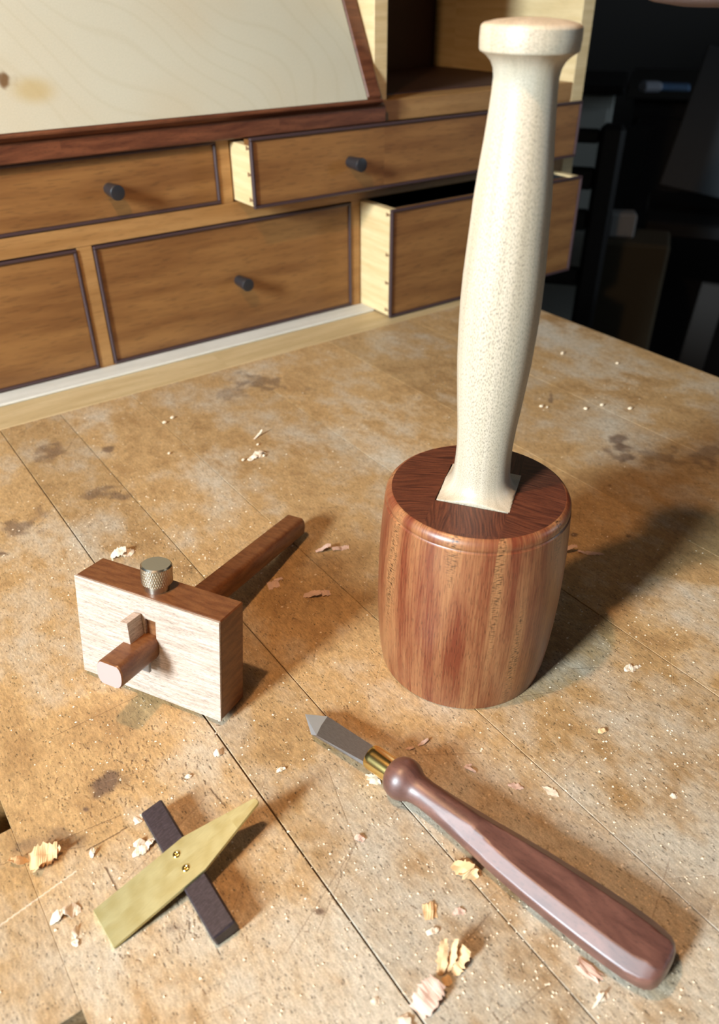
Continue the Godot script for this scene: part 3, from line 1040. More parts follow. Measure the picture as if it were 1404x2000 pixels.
func knife() -> void:
	var t := thing("marking_knife", "marking knife with a spear-point steel blade, brass ferrule and brown walnut handle", "knife", Vector3(0.1287, 0, -0.2246))
	t.rotation.y = -1.3465
	var ay := 0.0096
	# handle: bead, slim neck, then a broad grip with flats above and below
	var sec := [
		[0.0536, 0.0058, 0.0058, 2.0, 0.0], [0.0545, 0.0072, 0.0072, 2.0, 0.0], [0.0562, 0.0086, 0.0086, 2.0, 0.0], [0.0585, 0.0094, 0.0094, 2.0, 0.0], [0.0606, 0.0096, 0.0096, 2.0, 0.0], [0.0628, 0.0092, 0.0092, 2.0, 0.0], [0.0650, 0.0082, 0.0082, 2.0, 0.0],
		[0.0668, 0.0071, 0.0070, 2.0, 0.0], [0.0690, 0.0065, 0.0064, 2.0, 0.0], [0.0730, 0.0062, 0.0062, 2.0, 0.0], [0.0800, 0.0065, 0.0064, 2.0, 0.0], [0.0890, 0.0073, 0.0068, 2.0, 0.0], [0.0980, 0.0082, 0.0073, 2.1, 0.0], [0.1040, 0.0088, 0.0077, 2.1, 0.0012],
		[0.1100, 0.0094, 0.0081, 3.0, 0.0022], [0.1180, 0.0101, 0.0085, 3.0, 0.0029], [0.1280, 0.0110, 0.0088, 3.0, 0.0033], [0.1400, 0.0117, 0.0090, 3.0, 0.0035], [0.1520, 0.0122, 0.0091, 3.0, 0.0036], [0.1620, 0.0124, 0.0092, 3.0, 0.0037],
		[0.1700, 0.0122, 0.0091, 3.0, 0.0036], [0.1745, 0.0116, 0.0086, 2.5, 0.0024], [0.1775, 0.0106, 0.0081, 2.5, 0.0020], [0.1795, 0.0091, 0.0073, 2.4, 0.0014], [0.1808, 0.0070, 0.0060, 2.3, 0.0006], [0.1814, 0.0040, 0.0036, 2.2, 0.0], [0.1816, 0.0001, 0.0001, 2.0, 0.0],
	]
	var st := tool()
	var n := 120
	var rows := []
	for s in sec:
		var line := []
		for j in n + 1:
			var f := TAU * (j % n) / n
			var k := pow(pow(absf(cos(f)), s[3]) + pow(absf(sin(f)), s[3]), -1.0 / s[3])
			var yn := sin(f) * k
			var zn := cos(f) * k
			var lim: float = lerpf(1.45, 1.29, smoothstep(0.066, 0.105, s[0]) * (1.0 - smoothstep(0.172, 0.180, s[0])))
			var sum := absf(yn) + absf(zn)
			if sum > lim and s[0] > 0.066:
				yn *= lim / sum
				zn *= lim / sum
			var y: float = clampf(yn * s[2], -s[2] + s[4] * 0.75, s[2] - s[4] * 0.75)
			line.append(Vector3(s[0], ay + y - 0.0012 * smoothstep(0.07, 0.12, s[0]), zn * s[1]))
		rows.append(line)
	grid(st, rows, func(i: int) -> Vector3: return Vector3(clampf(sec[i][0], 0.062, 0.17), ay, 0))
	for j in n:
		tri(st, rows[0][j], rows[0][j + 1], Vector3(0.0536, ay, 0), Vector3(-1, 0, 0))
	part(t, "handle", st, M.walnut)
	# brass ferrule
	st = tool()
	var ax := Transform3D(Basis(Vector3(0, 1, 0), Vector3(1, 0, 0), Vector3(0, 0, -1)), Vector3(0.0415, ay, 0))
	lathe(st, [[[0.0048, 0.0], [0.0053, 0.0]], [[0.0053, 0.0], [0.0056, 0.0006], [0.0058, 0.0024], [0.0058, 0.0124]], [[0.0058, 0.0124], [0.0, 0.0124]], [[0.0048, 0.0], [0.0046, 0.003], [0.0, 0.003]]], 40, ax)
	part(t, "ferrule", st, M.brass)
	# blade: a flat bar ground to a spear point with two bevels
	var tilt := Transform3D(Basis(Vector3.BACK, 0.085), Vector3(0.046, ay, 0))
	var hb := 0.0011
	var P := func(s: float, z: float, y: float) -> Vector3: return tilt * Vector3(s - 0.046, y, z)
	var tip: Vector3 = P.call(-0.0012, -0.0004, -hb * 0.6)
	var ridge: Vector3 = P.call(0.0115, 0.0012, hb)
	var lw := [P.call(0.0140, 0.0070, hb), P.call(0.047, 0.0046, hb)]
	var rw := [P.call(0.0098, -0.0050, hb), P.call(0.047, -0.0044, hb)]
	var ll: Vector3 = P.call(0.0100, 0.0068, -hb)
	var rl: Vector3 = P.call(0.0082, -0.0056, -hb)
	var lb: Vector3 = P.call(0.047, 0.0050, -hb)
	var rb: Vector3 = P.call(0.047, -0.0048, -hb)
	st = tool()
	quad(st, ridge, lw[0], lw[1], rw[1], Vector3.UP)
	tri(st, ridge, rw[1], rw[0], Vector3.UP)
	quad(st, lw[0], lw[1], lb, ll, Vector3(0, 0, 1))
	quad(st, rw[0], rw[1], rb, rl, Vector3(0, 0, -1))
	quad(st, ll, lb, rb, rl, Vector3.DOWN)
	tri(st, tip, ll, rl, Vector3.DOWN)
	quad(st, lw[1], rw[1], rb, lb, Vector3.RIGHT)
	var bl := part(t, "blade", st, M.steel)
	st = tool()
	tri(st, tip, ridge, lw[0], Vector3.UP)
	tri(st, tip, lw[0], ll, Vector3(0, 0.3, 1))
	tri(st, tip, ridge, rw[0], Vector3.UP)
	tri(st, tip, rw[0], rl, Vector3(0, 0.3, -1))
	part(bl, "bevel", st, M.steel_bevel)


# ---------------------------------------------------------------- brass marker

func marker() -> void:
	var t := thing("dovetail_marker", "small brass plate with a pointed end riveted across a dark wooden bar, lying tilted", "marker")
	var yaw := -0.0682
	var pit := 0.215
	var u := Vector3(cos(yaw) * cos(pit), sin(pit), sin(yaw) * cos(pit))
	var v := Vector3(-sin(yaw), 0, cos(yaw))
	t.transform = Transform3D(Basis(u, v.cross(u), v), Vector3(0.0113, 0.0016, -0.1844))
	var st := tool()
	plate(st, [Vector2(0, -0.0092), Vector2(0.0413, -0.0092), Vector2(0.0722, -0.0016), Vector2(0.0731, -0.0006), Vector2(0.0731, 0.0010), Vector2(0.0724, 0.0016), Vector2(0.0415, 0.0092), Vector2(0, 0.0092)], -0.0014, 0.0, 0.0002)
	part(t, "brass_plate", st, M.brass_plate)
	var bar := Transform3D(Basis(Vector3.UP, -0.058), Vector3(0.03625, -0.0014, 0.0003))
	st = tool()
	slab(st, Vector3(-0.0050, -0.0076, -0.0328), Vector3(0.0050, -0.0001, 0.0328), 0.0007)
	part(t, "bar", st, M.ebony, bar)
	for z in [-0.0045, 0.0031]:
		st = tool()
		lathe(st, [[[0.0016, -0.0003], [0.0016, 0.0002]], [[0.0016, 0.0002], [0.0014, 0.0005], [0.0010, 0.0006]], [[0.0010, 0.0006], [0.0007, 0.0002], [0.0, 0.0001]]], 18, Transform3D(Basis(), Vector3(0.0358, 0, z)))
		part(t, "rivet", st, M.brass)


# ---------------------------------------------------------------- shavings

func ribbon(st: SurfaceTool, start: Vector3, heading: float, lift: float, length: float, width: float, curl: float, twist: float, taper := 0.5, jag := 0.0) -> void:
	# a thin strip with torn edges that rises at «lift» and bends by «curl» radians over its length, in creased steps; it twists on its way
	var n := maxi(7, int(length * 1400.0))
	var p := start
	var dir := Vector3(cos(heading), 0, sin(heading))
	var side := Vector3(-sin(heading), 0, cos(heading))
	var th := 0.00012
	var rows := []
	var nrm := []
	var wob := rng.randf() * TAU
	var bend := 0.0
	for i in n + 1:
		var k := float(i) / n
		bend += rng.randf_range(-0.22, 0.22)
		var a := lift + curl * k + bend
		var fwd := dir * cos(a) + Vector3.UP * sin(a)
		var nn := -dir * sin(a) + Vector3.UP * cos(a)
		var s := side.rotated(fwd, twist * k)
		nn = nn.rotated(fwd, twist * k)
		var w := width * 0.5 * (1.0 - taper * pow(absf(2.0 * k - 1.0), 1.5))
		var wl := w * (1.0 + 2.4 * jag * rng.randf_range(-1, 1))
		var wr := w * (1.0 + 2.4 * jag * rng.randf_range(-1, 1))
		var off := fwd * length / n * rng.randf_range(-0.45, 0.45)
		var fold := nn * width * 0.10 * sin(k * 9.0 + wob)
		var line := []
		for q in [p + s * wl + off, p + fold, p - s * wr - off]:
			q.y = maxf(q.y, 0.0)
			line.append(q)
		rows.append(line)
		nrm.append(nn * th)
		p += fwd * length / n
		p.y = maxf(p.y, 0.0)
	for i in n:
		for j in 2:
			var m: Vector3 = nrm[i]
			quad(st, rows[i][j] + nrm[i], rows[i][j + 1] + nrm[i], rows[i + 1][j + 1] + nrm[i + 1], rows[i + 1][j] + nrm[i + 1], m)
			quad(st, rows[i][j], rows[i][j + 1], rows[i + 1][j + 1], rows[i + 1][j], -m)
		for j in [0, 2]:
			quad(st, rows[i][j], rows[i + 1][j], rows[i + 1][j] + nrm[i + 1], rows[i][j] + nrm[i], rows[i][j] - rows[i][2 - j])


func chip(label: String, x: float, z: float, mat_name: String, strips: Array, group := "wood shavings on the bench", called := "shaving") -> void:
	# strips: [dx, dy, dz in mm, heading, lift, length mm, width mm, curl, twist, taper]
	var st := tool()
	for s in strips:
		ribbon(st, Vector3(s[0], s[1] + 0.05, s[2]) * 0.001, s[3], s[4], s[5] * 0.001, s[6] * 0.001, s[7], s[8], s[9] if s.size() > 9 else 0.5, 0.12)
	var o := part(self, called, st, M[mat_name], Transform3D(Basis(), Vector3(x, 0.0001, z)))
	tag(o, label, "shaving", group)


func shavings() -> void:
	chip("pale shaving with crumbs beside it lying far back on the bench beyond the gauge beam", 0.2350, -0.4660, "shaving_pale", [[0, 0, 0, 0.3, 0.9, 9, 8, -1.6, 0.4], [-6, 0, 2, 0.1, 0.3, 8, 5, 0.6, 0.2], [4, 0, -1, 0.4, 0.7, 7, 6, -1.9, -0.4]])
	chip("crumpled pale shaving peeping out behind the top left corner of the gauge block", 0.1000, -0.4080, "shaving_pale", [[0, 0, 0, 0.1, 0.5, 11, 7, -1.0, 0.3], [7, 0, 1, 0.4, 0.9, 9, 7, -2.2, 0.5]])
	chip("long thin wavy pink shaving between the gauge beam's far end and the mallet", 0.2080, -0.3378, "shaving_pink", [[0, 0, 0, 0.55, 0.4, 11, 3.4, -0.5, 0.2, 0.2], [9, 1.6, 5.6, 0.25, 0.0, 13, 3.6, -0.3, 0.3, 0.0]])
	chip("small forked pink shaving nearest the right side of the gauge beam", 0.1660, -0.3260, "shaving_pink", [[0, 0, 0, 0.3, 0.25, 7, 6.5, -0.4, 0.1, 0.1], [5, 0.8, -1.5, 0.1, 0.1, 6, 2.0, 0.2, 0.8]])
	chip("flat torn pink shaving in the brown shade between gauge and mallet", 0.1785, -0.3058, "shaving_pink", [[0, 0, 0, 0.6, 0.25, 11, 5, -0.5, 0.2, 0.4], [9, 0.5, 6, 0.1, 0.5, 6, 5, -1.3, 0.2, 0.3]])
	chip("long thin curved shaving lying behind the mallet on its right", 0.3280, -0.2490, "shaving_pink", [[0, 0, 0, 0.55, 0.2, 17, 3.4, -0.35, 0.3, 0.4], [14, 1.0, 9.5, 0.75, 0.05, 18, 3.8, -0.1, -0.2, 0.6]])
	chip("star-shaped curled shaving, orange inside, nearest the left edge above the white scratch", -0.0035, -0.2300, "shaving_orange", [[0, 0, 0, 0.3, 0.6, 12, 10, -1.1, 0.2, 0.3], [1, 0, 3, 1.35, 0.2, 9, 5, 0.5, 0.3, 0.9], [0, 0, 0, 3.6, 0.6, 8, 4, -0.6, 0.2, 0.8], [8, 0, 3, 0.2, 0.1, 7, 2.0, 0.6, 0.6]])
	chip("petal-like white shaving beside the left side of the dark bar", 0.0325, -0.2078, "shaving_pale", [[0, 0, 0, 0.2, 0.5, 7, 4, -1.4, 0.2], [2, 0, -4, 0.6, 0.9, 6, 3.5, -1.6, 0.4], [4, 0, 1, -0.3, 0.5, 7, 3.2, -1.0, -0.4]])
	chip("small pale leaf of shaving touching the upper end of the dark bar", 0.0385, -0.2205, "shaving_pale", [[0, 0, 0, -0.6, 0.4, 6, 4, -0.8, 0.2, 0.9]])
	chip("arched pale shaving lying left of the square end of the brass plate", -0.0045, -0.1990, "shaving_pale", [[0, 0, 0, -0.15, 0.6, 7, 3.5, -1.0, 0.3, 0.7], [5.6, 2.2, -0.8, 0.35, 0.0, 7, 5, -0.5, 0.2, 0.6]])
	chip("tiny twisted white shaving below the arched one, left of the brass plate", 0.0010, -0.1880, "shaving_pale", [[0, 0, 0, -1.0, 0.4, 5, 2.4, -0.6, 1.2], [0.6, 0, 0.8, 2.2, 0.5, 3, 2.8, -1.6, 0.5]])
	chip("pale leaf of shaving poking out under the brass ferrule of the knife", 0.1340, -0.1830, "shaving_pale", [[0, 0, 0, 1.25, 0.35, 9, 4.6, -0.7, 0.3, 0.9]])
	chip("upright orange curl of shaving close beside the knife handle", 0.1372, -0.1265, "shaving_orange", [[0, 0.4, 0, 1.2, 0.5, 12, 7, -0.9, 0.9, 0.5], [-1, 0, 1, 1.25, 0.2, 11, 4, 0.4, -0.5, 0.7]])
	chip("small square orange fold of shaving left of the upright curl", 0.1150, -0.1185, "shaving_orange", [[0, 0, 0, 0.6, 0.7, 6, 6, -1.5, 0.1, 0.1]])
	chip("small pale chip just below the square orange fold", 0.1105, -0.1112, "shaving_pale", [[0, 0, 0, 0.35, 0.5, 5, 2.5, -1.0, 0.3]])
	chip("tiny pale and brown crumb of shaving right of the square orange fold", 0.1250, -0.1115, "shaving_pink", [[0, 0, 0, 0.7, 0.5, 4.4, 2.8, -1.4, 0.4], [-1.5, 0, 0.5, 0.2, 0.2, 3, 1.6, -0.4, 0.2]])
	chip("tangled orange shaving with tall splinters near the bottom of the picture", 0.1050, -0.0970, "shaving_orange", [[0, 0, 0, -0.7, 1.1, 13, 4.2, -0.9, 0.5, 0.5], [3, 0, 1, -0.5, 1.0, 12, 3.2, -0.8, -0.4, 0.6], [4, 0, 2, -0.2, 0.3, 10, 6, -0.6, 0.2, 0.4], [-1, 0, 3, 0.2, 0.7, 4, 4, -2.2, 0.2]])
	chip("wide flat pale strip of shaving crossing the dark joint at the bottom edge", 0.0900, -0.0920, "shaving_pink", [[0, 0, 0, -0.20, 0.25, 13, 8, -0.4, 0.2, 0.1]])
	chip("pale rolled shaving standing at the bottom edge beside the dark joint", 0.0855, -0.0945, "shaving_pale", [[0, 0, 0, 1.9, 0.5, 11, 5, -0.9, 0.5, 0.3]])
	chip("pale pink roll of shaving against the butt end of the knife handle", 0.1480, -0.0655, "shaving_pink", [[0, 0, 0, -0.3, 1.2, 8, 9, -2.6, 0.1, 0.1]])
	chip("small bright shaving below the butt end of the knife", 0.1450, -0.0578, "shaving_pale", [[0, 0, 0, 0.3, 0.5, 5, 3, -1.0, 0.2], [-4, 0, 1, -0.1, 0.1, 7, 1.0, -0.2, 0.2]])
	chip("small curl of shaving between the brass marker and the knife handle", 0.1115, -0.1600, "shaving_pink", [[0, 0, 0, 0.9, 0.8, 5, 2.8, -1.9, 0.5], [1, 0, 1.5, 0.2, 0.3, 3, 2, -0.6, 0.3]])
	chip("pale leaf-shaped shaving right of the neck of the knife handle", 0.1950, -0.1310, "shaving_pale", [[0, 0, 0, 1.35, 0.25, 9, 3.8, -0.5, 0.3, 0.9]])
	chip("faint flat leaf of shaving just behind the neck of the knife handle", 0.1830, -0.1410, "shaving_pink", [[0, 0, 0, 0.9, 0.15, 7, 3.4, -0.3, 0.1, 0.8]])
	chip("tiny brown fork of shaving behind the brass ferrule of the knife", 0.1735, -0.1595, "shaving_pink", [[0, 0, 0, 1.2, 0.3, 6, 1.4, -0.5, 0.5], [0, 0, 0, 0.2, 0.3, 4, 1.8, -0.5, 0.3]])
	chip("pale crumpled shaving on the right of the mallet's base in the pale light", 0.2830, -0.1560, "shaving_pale", [[0, 0, 0, 0.4, 0.5, 7, 5, -1.2, 0.3], [4, 0, 2, 0.2, 0.3, 6, 2, -0.6, 0.2]])
	chip("small white chip in front of the lower right corner of the gauge block", 0.0830, -0.2330, "shaving_pale", [[0, 0, 0, 0.2, 0.9, 4.5, 3.5, -2.2, 0.2]])
	chip("small pale chip left of the tip of the knife blade", 0.1020, -0.2082, "shaving_pale", [[0, 0, 0, 0.2, 0.4, 4.5, 2, -0.9, 0.4]])
	chip("tiny pale chip below the left half of the gauge block", 0.0665, -0.2300, "shaving_pale", [[0, 0, 0, 0.5, 0.5, 3.2, 2, -1.0, 0.3]])
	chip("thin pink sliver of shaving between knife blade and mallet", 0.1640, -0.1815, "shaving_pink", [[0, 0, 0, 0.1, 0.2, 6, 1.6, -0.4, 0.5], [-6, 0, -2, 0.6, 0.3, 4, 1.6, -0.6, 0.4]])
	chip("tiny white chip on the grey board left of the joint at the bottom edge", 0.0790, -0.1042, "shaving_pale", [[0, 0, 0, 0.5, 0.6, 3.6, 2.6, -1.4, 0.2]])
	chip("orange and white crumb of shaving in front of the mallet's right side", 0.2396, -0.1370, "shaving_orange", [[0, 0, 0, 0.7, 0.6, 4, 3, -1.8, 0.3]])
	chip("tiny pale crumb near the right edge beyond the knife handle", 0.2370, -0.0940, "shaving_pale", [[0, 0, 0, 0.4, 0.7, 3.6, 2.6, -1.8, 0.3]])
	chip("small curled white chip between the star-shaped shaving and the dark bar", 0.0180, -0.2165, "shaving_pale", [[0, 0, 0, -0.9, 0.6, 4, 2, -1.2, 0.5]])
	chip("short straight pale splinter far back on the bench above the heap of crumbs", 0.2490, -0.4900, "shaving_pale", [[0, 0, 0, -0.35, 0.05, 11, 1.8, -0.1, 0.2, 0.3]])
	# crumbs of wood big enough to count
	var spots := [[0.4745, -0.3955, 2.4, "pale crumb of wood nearest the right side of the mallet handle, far back"], [0.4775, -0.3915, 1.8, "smaller of two touching crumbs right of the mallet handle, far back"], [0.5013, -0.3703, 2.6, "bright crumb of wood second from the handle in the row right of it"],
		[0.5178, -0.3666, 2.6, "bright crumb of wood in the middle of the row right of the handle"], [0.5317, -0.3482, 2.8, "outermost bright crumb of the row right of the handle"], [0.5752, -0.4627, 3.0, "lone bright crumb nearest the back right edge of the bench"],
		[0.5993, -0.4163, 2.2, "lone small crumb close to the right edge of the bench"], [0.2262, -0.4655, 2.2, "round crumb left of the far pale shaving"], [0.2420, -0.4620, 2.0, "round crumb touching the right of the far pale shaving"], [0.2470, -0.4800, 1.8, "round crumb behind the far pale shaving at the tip of its shadow"],
		[0.2030, -0.5570, 2.4, "pale crumb lying at the rear joint, left of the long dark smudge"], [0.2120, -0.5610, 2.6, "pale crumb at the rear joint just right of another one"], [0.0545, -0.5760, 2.6, "pale crumb at the rear joint near the left edge"], [0.1850, -0.5080, 2.0, "crumb on the long joint behind the gauge"]]
	for s in spots:
		var st := tool()
		var r: float = s[2] * 0.0006
		var rows := []
		for i in 6:
			var v := PI * i / 5.0
			var line := []
			for j in 9:
				var f := TAU * (j % 8) / 8.0
				var k := 1.0 + 0.25 * sin(f * 2.0 + s[0] * 900.0) * sin(v)
				line.append(Vector3(cos(f) * sin(v) * r * 1.2 * k, r * 0.75 - cos(v) * r * 0.75, sin(f) * sin(v) * r * k))
			rows.append(line)
		grid(st, rows, func(_i: int) -> Vector3: return Vector3(0, r * 0.75, 0))
		var o := part(self, "wood_crumb", st, M.crumb, Transform3D(Basis(), Vector3(s[0], 0.0, s[1])))
		tag(o, s[3], "wood crumb", "wood crumbs on the bench")


func dust() -> void:
	# sawdust: more specks than anyone could count
	var st := tool()
	for p in [[Vector3(1, 0, 0), Vector3(0, 0, 1)], [Vector3(0, 0, 1), Vector3(-1, 0, 0)], [Vector3(-1, 0, 0), Vector3(0, 0, -1)], [Vector3(0, 0, -1), Vector3(1, 0, 0)]]:
		tri(st, p[0], p[1], Vector3(0.2, 0.8, 0.1), p[0] + p[1] + Vector3.UP)
		tri(st, p[0], p[1], Vector3(0, -0.1, 0), Vector3.DOWN)
	var mm := MultiMesh.new()
	mm.transform_format = MultiMesh.TRANSFORM_3D
	mm.mesh = st.commit()
	var heaps := [[0.10, -0.43, 0.05, 0.05, 240], [0.12, -0.38, 0.04, 0.04, 130], [0.05, -0.33, 0.03, 0.06, 160], [0.16, -0.09, 0.05, 0.03, 320], [0.20, -0.07, 0.05, 0.04, 200], [0.10, -0.11, 0.06, 0.04, 180], [0.15, -0.06, 0.02, 0.02, 120],
		[0.17, -0.15, 0.05, 0.04, 180], [0.02, -0.21, 0.04, 0.04, 120], [0.06, -0.16, 0.04, 0.04, 140], [0.26, -0.12, 0.06, 0.04, 220], [0.30, -0.19, 0.05, 0.05, 220], [0.38, -0.23, 0.06, 0.05, 120], [0.25, -0.50, 0.08, 0.08, 110],
		[0.40, -0.45, 0.10, 0.08, 90], [0.52, -0.38, 0.06, 0.06, 60], [0.20, -0.60, 0.14, 0.012, 90], [0.18, -0.30, 0.05, 0.04, 80], [0.12, -0.46, 0.05, 0.03, 70], [0.10, -0.22, 0.05, 0.03, 110], [0.14, -0.35, 0.03, 0.04, 90]]
	var at := []
	for h in heaps:
		for i in int(h[4] * 2.2):
			var p := Vector3(h[0] + rng.randfn() * h[2], 0.0001, h[1] + rng.randfn() * h[3])
			if p.x > 0.645 or p.z < -0.66 or p.x < -0.004 and p.x > -0.026:
				continue
			if Vector2(p.x - 0.224, p.z + 0.2176).length() < 0.048:
				continue
			var s := 0.00016 + 0.00055 * pow(rng.randf(), 4.0)
			at.append(Transform3D(Basis(Vector3.UP, rng.randf() * TAU).scaled(Vector3(s * rng.randf_range(0.7, 1.6), s * 0.8, s)), p))
	mm.instance_count = at.size()
	for i in at.size():
		mm.set_instance_transform(i, at[i])
	var o := MultiMeshInstance3D.new()
	o.name = "sawdust"
	o.multimesh = mm
	o.material_override = M.crumb
	o.set_meta("kind", "stuff")
	tag(o, "fine pale sawdust scattered over the bench top", "sawdust")
	add_child(o)


# ---------------------------------------------------------------- lamps

func pendant() -> void:
	var t := thing("pendant_lamp", "dark cone-shaped pendant lamp hanging low over the bench", "lamp", LAMP)
	var st := tool()
	lathe(st, [[[0.100, -0.030], [0.028, 0.055], [0.016, 0.075], [0.0, 0.077]], [[0.098, -0.030], [0.026, 0.052], [0.014, 0.072], [0.0, 0.074]], [[0.098, -0.030], [0.100, -0.030]]], 40)
	part(t, "lamp_shade", st, M.shade_enamel)
	st = tool()
	rod(st, Vector3(0, 0.076, 0), Vector3(0, 1.7 - LAMP.y, 0), 0.0025, 8)
	part(t, "cord", st, M.black_wood)
	st = tool()
	rod(st, Vector3(0, 0.018, 0), Vector3(0, 0.074, 0), 0.010, 12)
	part(t, "lamp_holder", st, M.black_wood)
	var glow := StandardMaterial3D.new()
	glow.resource_name = "bulb_glow"
	glow.albedo_color = Color(1, 0.9, 0.75)
	glow.emission_enabled = true
	glow.emission = Color(1.0, 0.78, 0.50)
	glow.emission_energy_multiplier = 3.0
	var s := SphereMesh.new()
	s.radius = 0.014
	s.height = 0.028
	part(t, "bulb", s, glow)
	var l := OmniLight3D.new()
	l.name = "bulb_light"
	l.light_color = Color(1.0, 0.80, 0.60)
	l.light_energy = 0.22
	l.light_size = 0.008
	l.omni_range = 8.0
	l.omni_attenuation = 2.0
	l.shadow_enabled = true
	t.add_child(l)


# ---------------------------------------------------------------- what stands in the dark

func backdrop() -> void:
	# rounded object that hangs into the top right corner
	var h := thing("hanging_shade", "rounded pinkish-brown object with a pebbled skin, cut off by the top right corner", "shade", Vector3(0.722, 0.2803, -0.470))
	var st := tool()
	lathe(st, [[[0.0, 0.0], [0.03, 0.0006], [0.055, 0.004], [0.075, 0.011], [0.088, 0.024], [0.092, 0.042], [0.088, 0.060], [0.070, 0.075], [0.03, 0.084], [0.0, 0.085]]], 48)
	var leather := mat("pebbled_skin", null, 0.55)
	leather.albedo_color = Color(0.46, 0.36, 0.35).linear_to_srgb()
	leather.heightmap_enabled = true
	var hn := noise(91, 0.11, 2)
	leather.heightmap_texture = paint(192, 192, func(x: int, y: int) -> Color:
		var v := 0.5 + 0.5 * hn.get_noise_2d(x, y)
		return Color(v, v, v))
	leather.heightmap_scale = 0.05
	leather.uv1_triplanar = true
	leather.uv1_scale = Vector3.ONE / 0.06
	part(h, "shade_body", st, leather)
	st = tool()
	rod(st, Vector3(0, 0.084, 0), Vector3(0, 1.7 - 0.287, 0), 0.004, 8)
	part(h, "cord", st, M.black_wood)

	# ladder-back chair, seen past the cabinet's end
	var c := thing("chair", "black ladder-back chair standing in the dark beyond the right end of the cabinet", "chair", Vector3(1.20, FLOOR, -0.93))
	c.rotation.y = -0.92
	var H := -FLOOR
	for x in [-0.40, 0.0]:
		st = tool()
		slab(st, Vector3(x - 0.021, 0, -0.018), Vector3(x + 0.021, H + 0.10, 0.018), 0.008)
		part(c, "rear_post", st, M.chair_black)
	for k in 4:
		var y: float = H + [0.08, 0.012, -0.058, -0.16][k]
		var hh: float = [0.011, 0.018, 0.018, 0.017][k]
		st = tool()
		slab(st, Vector3(-0.38, y - hh, -0.009), Vector3(-0.02, y + hh, 0.009), 0.004)
		part(c, "slat", st, M.chair_black)
	st = tool()
	slab(st, Vector3(-0.43, H - 0.405, 0.02), Vector3(0.03, H - 0.385, 0.44), 0.006)
	part(c, "seat", st, M.chair_black)
	for x in [-0.40, 0.0]:
		st = tool()
		slab(st, Vector3(x - 0.018, 0, 0.395), Vector3(x + 0.018, H - 0.405, 0.43), 0.006)
		part(c, "front_leg", st, M.chair_black)

	# furniture and things farther back, all but lost in the shade
	var q := thing("cupboard", "dim grey cupboard seen through the gaps of the chair back", "cupboard", Vector3(1.72, FLOOR, -1.42))
	q.rotation.y = -0.92
	part(q, "body", box(Vector3(-0.45, 0.04, -0.35), Vector3(0.06, 0.93, 0.0), 0.004), M.panel_pale)
	part(q, "top", box(Vector3(-0.47, 0.93, -0.37), Vector3(0.08, 0.95, 0.02), 0.004), M.chair_black)
	part(q, "plinth", box(Vector3(-0.43, 0, -0.33), Vector3(0.04, 0.04, -0.02), 0.002), M.chair_black)
	part(q, "door", box(Vector3(-0.44, 0.08, 0.0), Vector3(-0.20, 0.90, 0.014), 0.003), M.panel_pale)
	part(q, "door", box(Vector3(-0.19, 0.08, 0.0), Vector3(0.05, 0.90, 0.014), 0.003), M.panel_pale)
	q = thing("sideboard", "dark sideboard deep in the shade at the right, with a blue cloth on top", "sideboard", Vector3(1.90, FLOOR, -1.25))
	q.rotation.y = -0.95
	part(q, "body", box(Vector3(-0.14, 0.06, -0.40), Vector3(0.75, 0.92, 0.0), 0.004), M.chair_black)
	part(q, "top", box(Vector3(-0.16, 0.92, -0.43), Vector3(0.78, 0.95, 0.03), 0.004), M.crate_dark)
	for x in [-0.12, 0.66]:
		part(q, "leg", box(Vector3(x, 0, -0.38), Vector3(x + 0.06, 0.06, -0.04), 0.002), M.chair_black)
	for x in [-0.12, 0.31]:
		part(q, "door", box(Vector3(x, 0.09, 0.0), Vector3(x + 0.42, 0.88, 0.014), 0.003), M.chair_black)
	st = tool()
	slab(st, Vector3(-0.05, 0, -0.03), Vector3(0.06, 0.012, 0.03), 0.006)
	var o := part(self, "folded_cloth", st, M.cloth_blue, Transform3D(Basis(Vector3.UP, -0.95), Vector3(1.75, FLOOR + 0.952, -1.24)))
	tag(o, "small blue folded cloth lying on the dark sideboard", "cloth")
	st = tool()
	slab(st, Vector3(-0.022, 0, -0.02), Vector3(0.022, 0.020, 0.02), 0.008)
	o = part(self, "crumpled_cloth", st, M.cloth_white, Transform3D(Basis(Vector3.UP, -0.6), Vector3(1.70, FLOOR + 0.952, -1.235)))
	tag(o, "small whitish crumpled cloth left of the blue one on the sideboard", "cloth")
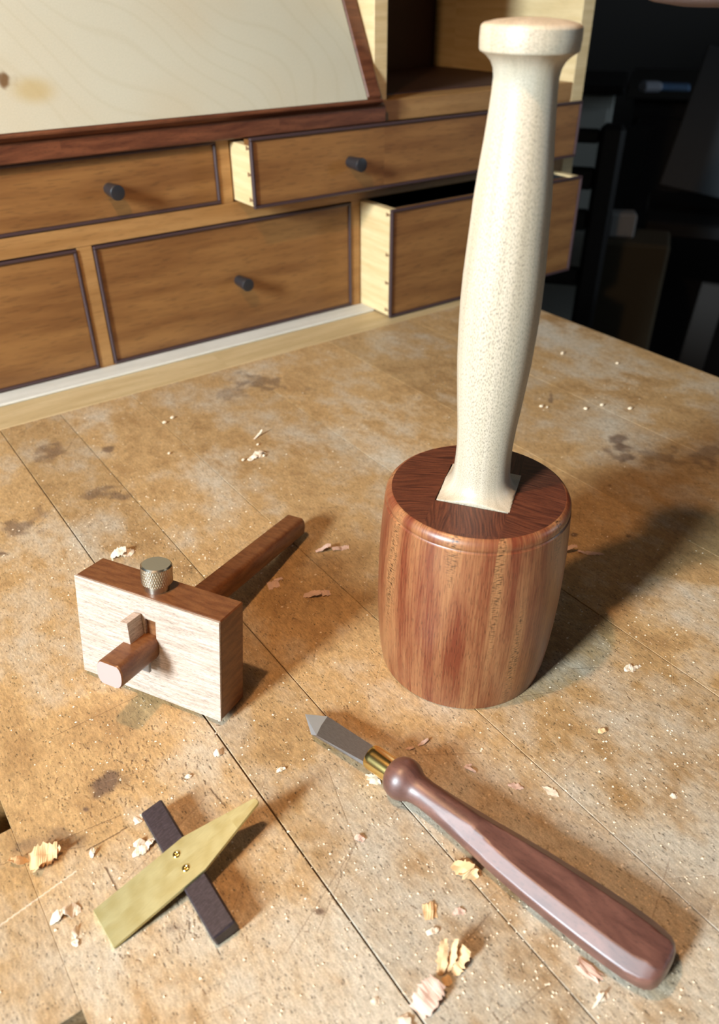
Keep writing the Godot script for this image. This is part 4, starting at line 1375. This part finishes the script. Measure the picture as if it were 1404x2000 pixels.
	o = part(self, "upright_plank", box(Vector3(-0.025, 0, -0.010), Vector3(0.025, 0.90, 0.010), 0.003), M.panel_grey, Transform3D(Basis(Vector3.UP, -0.92) * Basis(Vector3.BACK, -0.05), Vector3(1.545, FLOOR + 0.002, -1.185)))
	tag(o, "narrow dim grey plank standing upright right of the chair post", "plank")
	q = thing("side_table", "low dark table at the right edge carrying the grey-blue board", "table", Vector3(1.64, FLOOR, -1.02))
	q.rotation.y = -0.95
	part(q, "table_top", box(Vector3(-0.10, 0.720, -0.14), Vector3(0.60, 0.750, 0.16), 0.004), M.chair_black)
	for x in [-0.085, 0.545]:
		for z in [-0.125, 0.105]:
			part(q, "leg", box(Vector3(x, 0, z), Vector3(x + 0.04, 0.720, z + 0.04), 0.002), M.chair_black)
	o = part(self, "leaning_board", box(Vector3(-0.08, 0, -0.006), Vector3(0.27, 0.255, 0.006), 0.002), M.panel_grey, Transform3D(Basis(Vector3.UP, -0.95) * Basis(Vector3.BACK, -0.16) * Basis(Vector3.RIGHT, -0.15), Vector3(1.565, FLOOR + 0.7945, -0.975)))
	tag(o, "grey-blue board propped on the dark table at the right edge", "board")
	o = part(self, "storage_bin", box(Vector3(-0.062, 0, -0.06), Vector3(0.062, 0.75, 0.06), 0.006), M.crate_olive, Transform3D(Basis(Vector3.UP, -0.95), Vector3(1.345, FLOOR, -0.945)))
	tag(o, "dim olive-brown bin standing just beyond the bench's right edge", "bin")
	o = part(self, "white_box", box(Vector3(-0.025, 0, -0.02), Vector3(0.025, 0.045, 0.02), 0.004), M.box_white, Transform3D(Basis(Vector3.UP, -0.8), Vector3(1.315, FLOOR + 0.7503, -0.965)))
	tag(o, "small whitish box on top of the dim bin, right of the chair post", "box")
	o = part(self, "wooden_strip", box(Vector3(-0.022, 0, -0.008), Vector3(0.022, 0.72, 0.008), 0.002), M.strip_brown, Transform3D(Basis(Vector3.UP, -0.95) * Basis(Vector3.BACK, -0.05), Vector3(1.27, FLOOR + 0.002, -0.76)))
	tag(o, "short dim brownish strip of wood standing in the dark behind the bench's right edge", "wood strip")
